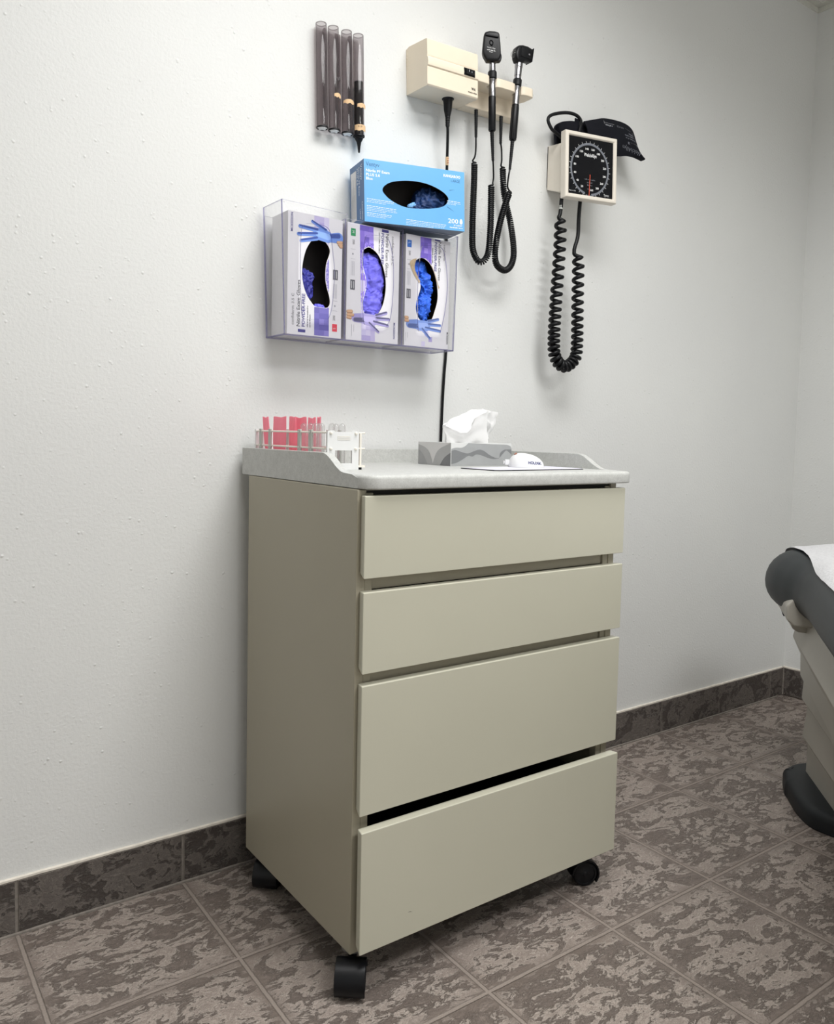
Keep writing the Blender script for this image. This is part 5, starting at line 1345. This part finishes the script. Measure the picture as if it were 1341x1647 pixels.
m.text('~', CI2, FF, 1.6260, 1.8560, 0.0058, 0, width=0.046, rot=176); m.text('~', CI2, FF, 1.6210, 1.8640, 0.0058, 0, width=0.042, rot=176)
m.rect(1.5050, 1.5430, 1.8870, 1.8878, CI, FF, 0); m.rect(1.5050, 1.5060, 1.8820, 1.8925, CI, FF, 0)
m.text('~', CI, FF, 1.5340, 1.8830, 0.0080, 0, width=0.027, rot=182)
m.text('RANGE', CI2, FF, 1.5790, 1.8880, 0.0082, 0, width=0.026, rot=180)
m.poly([(1.5860, 1.8870), (1.6080, 1.8810), (1.6080, 1.8818), (1.5860, 1.8878)], CI2, FF, 0); m.text('~', CI2, FF, 1.6160, 1.8700, 0.0062, 0, width=0.019, rot=166)
m.poly([(1.6165, 1.8660), (1.6175, 1.8662), (1.6150, 1.8790), (1.6140, 1.8788)], CI2, FF, 0)
m.build('printing', fl_, smooth=0, recalc=False)
m = MB()
sheet(m, [(1.3490, -0.022, 1.835), (1.356, -0.020, 1.856), (1.375, -0.018, 1.868), (1.405, -0.018, 1.873), (1.432, -0.022, 1.884), (1.450, -0.030, 1.872)],
      [(1.3560, -0.024, 1.748), (1.366, -0.022, 1.748), (1.385, -0.022, 1.748), (1.410, -0.022, 1.748), (1.435, -0.024, 1.748), (1.454, -0.028, 1.748)], 0.006, M_cuff, 10, lambda s, t: Vector((0, 0.004 * math.sin(s * 9), 0)))
sheet(m, [(1.343, -0.044, 1.840), (1.340, -0.047, 1.850), (1.365, -0.048, 1.860), (1.395, -0.048, 1.864), (1.425, -0.048, 1.852), (1.455, -0.046, 1.838)],
      [(1.3640, -0.048, 1.748), (1.370, -0.049, 1.748), (1.380, -0.050, 1.748), (1.405, -0.050, 1.748), (1.430, -0.049, 1.748), (1.454, -0.048, 1.748)], 0.006, M_cuff, 10, lambda s, t: Vector((0, -0.003 * math.sin(s * 11 + 1), 0)))
sheet(m, [(1.418, -0.030, 1.886), (1.440, -0.032, 1.882), (1.458, -0.040, 1.866), (1.472, -0.050, 1.842)], [(1.412, -0.036, 1.808), (1.432, -0.040, 1.806), (1.446, -0.044, 1.805), (1.470, -0.052, 1.808)], 0.004, M_cuff, 8)
m.build('folded_band', cf, smooth=60)
LOOP = [(1.3640, -0.054, 1.7860), (1.3530, -0.054, 1.8030), (1.3330, -0.055, 1.8120), (1.3160, -0.056, 1.8170), (1.3010, -0.056, 1.8231), (1.2895, -0.054, 1.8428), (1.3010, -0.052, 1.8588), (1.3368, -0.050, 1.8744), (1.3752, -0.050, 1.8838), (1.4050, -0.050, 1.8832), (1.4186, -0.052, 1.8711), (1.4115, -0.056, 1.8521), (1.4030, -0.058, 1.8250), (1.3980, -0.057, 1.800)]
m = MB(); m.tube(smooth_path(LOOP, 8), 0.0045, M_blkm, 12); m.build('tube_loop', cf)

# ------------------------------------------------------------------ exam table in the corner
UA = Vector((-0.81, -0.586, 0)); WA_ = Vector((0.586, -0.81, 0)); OA = Vector((1.9400, -0.4550, 0))
bed = thing('exam_table', 'charcoal upholstered exam table with warm grey moulded base in the corner', 'exam table', (OA + UA * 0.6 + WA_ * 0.34))
def TB(w_, u_, z_): q = OA + WA_ * w_ + UA * u_; return (q.x, q.y, z_)
def curve_outline(pts, n=6): return [(p.x, p.y) for p in smooth_path([(a, b2, 0) for a, b2 in pts], n)]
WD_ = 0.62; LN = 1.35
left = curve_outline([(0.16, -0.065), (0.04, -0.060), (-0.050, -0.030), (-0.086, 0.035), (-0.082, 0.110), (-0.060, 0.180), (-0.036, 0.250), (-0.028, 0.340), (-0.030, 0.6), (-0.030, LN - 0.1), (0.0, LN - 0.02), (0.08, LN)])
right = [(WD_ - a, b2) for a, b2 in left][::-1]
m = MB()
m.rounded(left + right, 0.521, 0.690, 0.078, M_vinyl, 7, frame=TB, crown=0.022, rt=0.088)
m.build('upholstery', bed, smooth=60)
def bedprism(m, prof, u0, u1, mt, name, bevel=0.004, k=0.0):
    n = len(prof); vs = []
    for (w_, z_) in prof: vs.append(TB(w_, u0(z_) if callable(u0) else u0, z_))
    for (w_, z_) in prof: vs.append(TB(w_ + (k * u1 if w_ < 0.3 else 0), u1, z_))
    m.add(vs, [list(range(n))[::-1], list(range(n, 2 * n))] + [(i, (i + 1) % n, n + (i + 1) % n, n + i) for i in range(n)], mt)
    return m.build(name, bed, bevel=bevel, seg=2)
bedprism(MB(), [(-0.034, 0.585), (-0.052, 0.565), (-0.050, 0.526), (-0.030, 0.510), (0.40, 0.510), (0.42, 0.585)], -0.036, 0.24, M_bed, 'tray_housing', 0.007)
bedprism(MB(), [(-0.036, 0.514), (-0.028, 0.492), (-0.012, 0.483), (0.36, 0.483), (0.38, 0.514)], -0.030, 0.18, M_bed, 'under_tray', 0.005)
m = MB(); m.add([TB(-0.0310, -0.012, 0.491), TB(-0.0255, -0.012, 0.491), TB(-0.0250, 0.012, 0.491), TB(-0.0310, 0.012, 0.491), TB(-0.0365, -0.016, 0.509), TB(-0.0300, -0.016, 0.509), TB(-0.0300, 0.016, 0.509), TB(-0.0365, 0.016, 0.509)], [(3, 2, 1, 0), (4, 5, 6, 7), (0, 1, 5, 4), (1, 2, 6, 5), (2, 3, 7, 6), (3, 0, 4, 7)], M_blk); m.build('tray_slot', bed, smooth=0)
P_up = [(0.014, 0.535), (0.004, 0.470), (-0.004, 0.436), (0.018, 0.388), (0.020, 0.325), (0.5, 0.325), (0.55, 0.535)]
bedprism(MB(), P_up, lambda z: 0.010 + max(0, 0.436 - z) * 0.05, 1.25, M_bed, 'upper_base', 0.003)
P_mid = [(0.030, 0.335), (0.026, 0.262), (0.034, 0.250), (0.5, 0.250), (0.5, 0.335)]
bedprism(MB(), P_mid, 0.022, 1.22, M_bed, 'middle_base', 0.003, k=0.06)
P_low = [(0.042, 0.255), (0.032, 0.155), (0.040, 0.142), (0.5, 0.142), (0.5, 0.255)]
bedprism(MB(), P_low, 0.030, 1.20, M_bed, 'lower_base', 0.003, k=0.09)
P_bot = [(0.048, 0.146), (0.046, 0.030), (0.5, 0.030), (0.5, 0.146)]
bedprism(MB(), P_bot, 0.024, 1.18, M_bed, 'plinth', 0.003, k=0.13)
ped = [(1.9300, -0.4550), (1.9177, -0.4576), (1.8600, -0.4950), (1.8389, -0.5152), (1.7705, -0.5796), (1.7308, -0.6347), (1.7250, -0.6697), (1.7300, -0.7200), (1.7600, -0.85), (1.86, -1.02), (2.06, -0.86), (2.16, -0.66), (2.06, -0.50), (1.99, -0.455)]
m = MB(); m.rounded(closed_smooth(ped, 4), 0.0, 0.052, 0.004, M_foot, 4, rt=0.022); m.build('foot_plate', bed, smooth=50)
# paper
def pad_z(w_, u_):     # height of the upholstered top
    edge = None; R_ = 0.088
    for (a, b2), (c_, d) in zip(left[:-1], left[1:]):
        if b2 <= u_ <= d and d > b2: edge = a + (c_ - a) * (u_ - b2) / (d - b2)
    if edge is None: edge = -0.02
    d_ = max(0.0, min(w_ - edge, u_ + 0.066)); z0 = 0.690
    if d_ < R_: z0 -= R_ - math.sqrt(max(0, R_ ** 2 - (R_ - d_) ** 2))
    x_ = min(1.0, max(0.0, min((w_ - edge - R_) / 0.250, (u_ + 0.09) / 0.30))); f = 1 - (1 - x_) ** 2
    return max(z0, 0.640) + 0.0235 * f
m = MB(); nu, nw = 60, 44; vs = []; fs = []
for j in range(nu + 1):
    for i in range(nw + 1):
        s = i / nw; u_ = -0.030 + 0.90 * (j / nu) ** 1.6
        wl = -0.004 - 0.028 * math.exp(-((u_ + 0.03) / 0.09) ** 2) + 0.006 * math.exp(-((u_ - 0.22) / 0.10) ** 2)
        w_ = wl + s ** 1.4 * (WD_ - 0.02 - wl)
        z_ = pad_z(w_, u_) + 0.0064 + 0.0016 * noise.noise(Vector((w_ * 18, u_ * 22, 1))) + 0.0007 * noise.noise(Vector((w_ * 70, u_ * 70, 4)))
        vs.append(TB(w_, u_, z_))
W = nw + 1
for j in range(nu):
    for i in range(nw):
        a = j * W + i; fs.append((a, a + 1, a + W + 1, a + W))
# drape over the far end
o0 = len(vs); nd = 10
for j in range(1, nd + 1):
    t = j / nd
    for i in range(nw + 1):
        p = Vector(vs[i]); p = p - UA * (0.042 * math.sin(t * PI / 2)) - WA_ * (0.030 * t) * (1 - i / nw); p.z -= 0.075 * t ** 1.3
        p += UA * 0.002 * math.sin(i * 1.3 + t * 3); vs.append(tuple(p))
for j in range(nd):
    for i in range(nw):
        a = (o0 + (j - 1) * W + i) if j else i; b2 = o0 + j * W + i
        fs.append((a, a + 1, b2 + 1, b2))
m.add(vs, fs[:nu * nw], M_paper); k_ = len(vs)
m.f += [list(f) for f in fs[nu * nw:]]; m.mi += [m.m(M_drape)] * (len(fs) - nu * nw)
o = m.build('paper_sheet', smooth=60); recenter(o); tag(o, 'white crinkled paper sheet covering the charcoal exam table and hanging over its end', 'paper sheet')

# ------------------------------------------------------------------ light: ceiling troffer, and a second one added to brighten the lower drawers
M_lit = NT('lamp_diffuser'); em = M_lit.node('Emission'); em.inputs[0].default_value = (1.0, 0.985, 0.955, 1); em.inputs[1].default_value = 3.0
M_lit.l.new(em.outputs[0], M_lit.out.inputs[0]); M_lit = M_lit.m
def troffer(x, y, sx, sy, watts, lab):
    t = thing('ceiling_light', lab, 'ceiling light', (x, y, ZC - 0.012))
    m = MB(); f = 0.02
    for a in ((x - sx / 2 - f, x + sx / 2 + f, y - sy / 2 - f, y - sy / 2), (x - sx / 2 - f, x + sx / 2 + f, y + sy / 2, y + sy / 2 + f), (x - sx / 2 - f, x - sx / 2, y - sy / 2, y + sy / 2), (x + sx / 2, x + sx / 2 + f, y - sy / 2, y + sy / 2)):
        m.box(*a, ZC - 0.012, ZC - 0.007, M_trimw)
    m.build('frame', t)
    m = MB(); m.box(x - sx / 2, x + sx / 2, y - sy / 2, y + sy / 2, ZC - 0.010, ZC - 0.007, M_lit); m.build('diffuser', t)
    l = bpy.data.lights.new('lamp', 'AREA'); l.shape = 'RECTANGLE'; l.size = sx; l.size_y = sy; l.energy = watts; l.color = (1.0, 0.995, 0.984); l.spread = rad(158)
    o = bpy.data.objects.new('lamp', l); COL.objects.link(o); o.location = (x, y, ZC - 0.014); o.parent = t; o.matrix_parent_inverse = WM[t].inverted()
troffer(0.66, -1.00, 1.18, 0.58, 32, 'recessed rectangular ceiling light panel above the front of the cabinet')
troffer(0.90, -2.25, 1.18, 0.58, 43, 'added ceiling light panel, unseen behind the viewpoint, filling light on the lower drawers')  # added panel, fills light on drawer fronts, floor and lower wall
w = bpy.data.worlds.new('World'); sc.world = w; w.use_nodes = True
w.node_tree.nodes['Background'].inputs[0].default_value = (0.9, 0.95, 1.0, 1); w.node_tree.nodes['Background'].inputs[1].default_value = 0.05

# ------------------------------------------------------------------ camera
cd = bpy.data.cameras.new('camera'); co = bpy.data.objects.new('camera', cd); COL.objects.link(co)
cd.sensor_fit = 'VERTICAL'; cd.sensor_height = 36; cd.sensor_width = 36 * 1341 / 1647
cd.lens = 1289.76 * 36 / 1647
cd.shift_x = 11.54 / 1647; cd.shift_y = -39.94 / 1647
cd.clip_start = 0.01
co.location = (-0.2896, -1.6622, 0.9902); co.rotation_euler = (1.5044, -0.0216, -0.6182)
sc.camera = co
sc.view_settings.view_transform = 'Standard'; sc.view_settings.look = 'None'; sc.view_settings.gamma = 1; sc.view_settings.use_curve_mapping = False
sc.view_settings.exposure = -0.44
sc.cycles.transparent_max_bounces = 24
sc.cycles.max_bounces = 10; sc.cycles.diffuse_bounces = 5
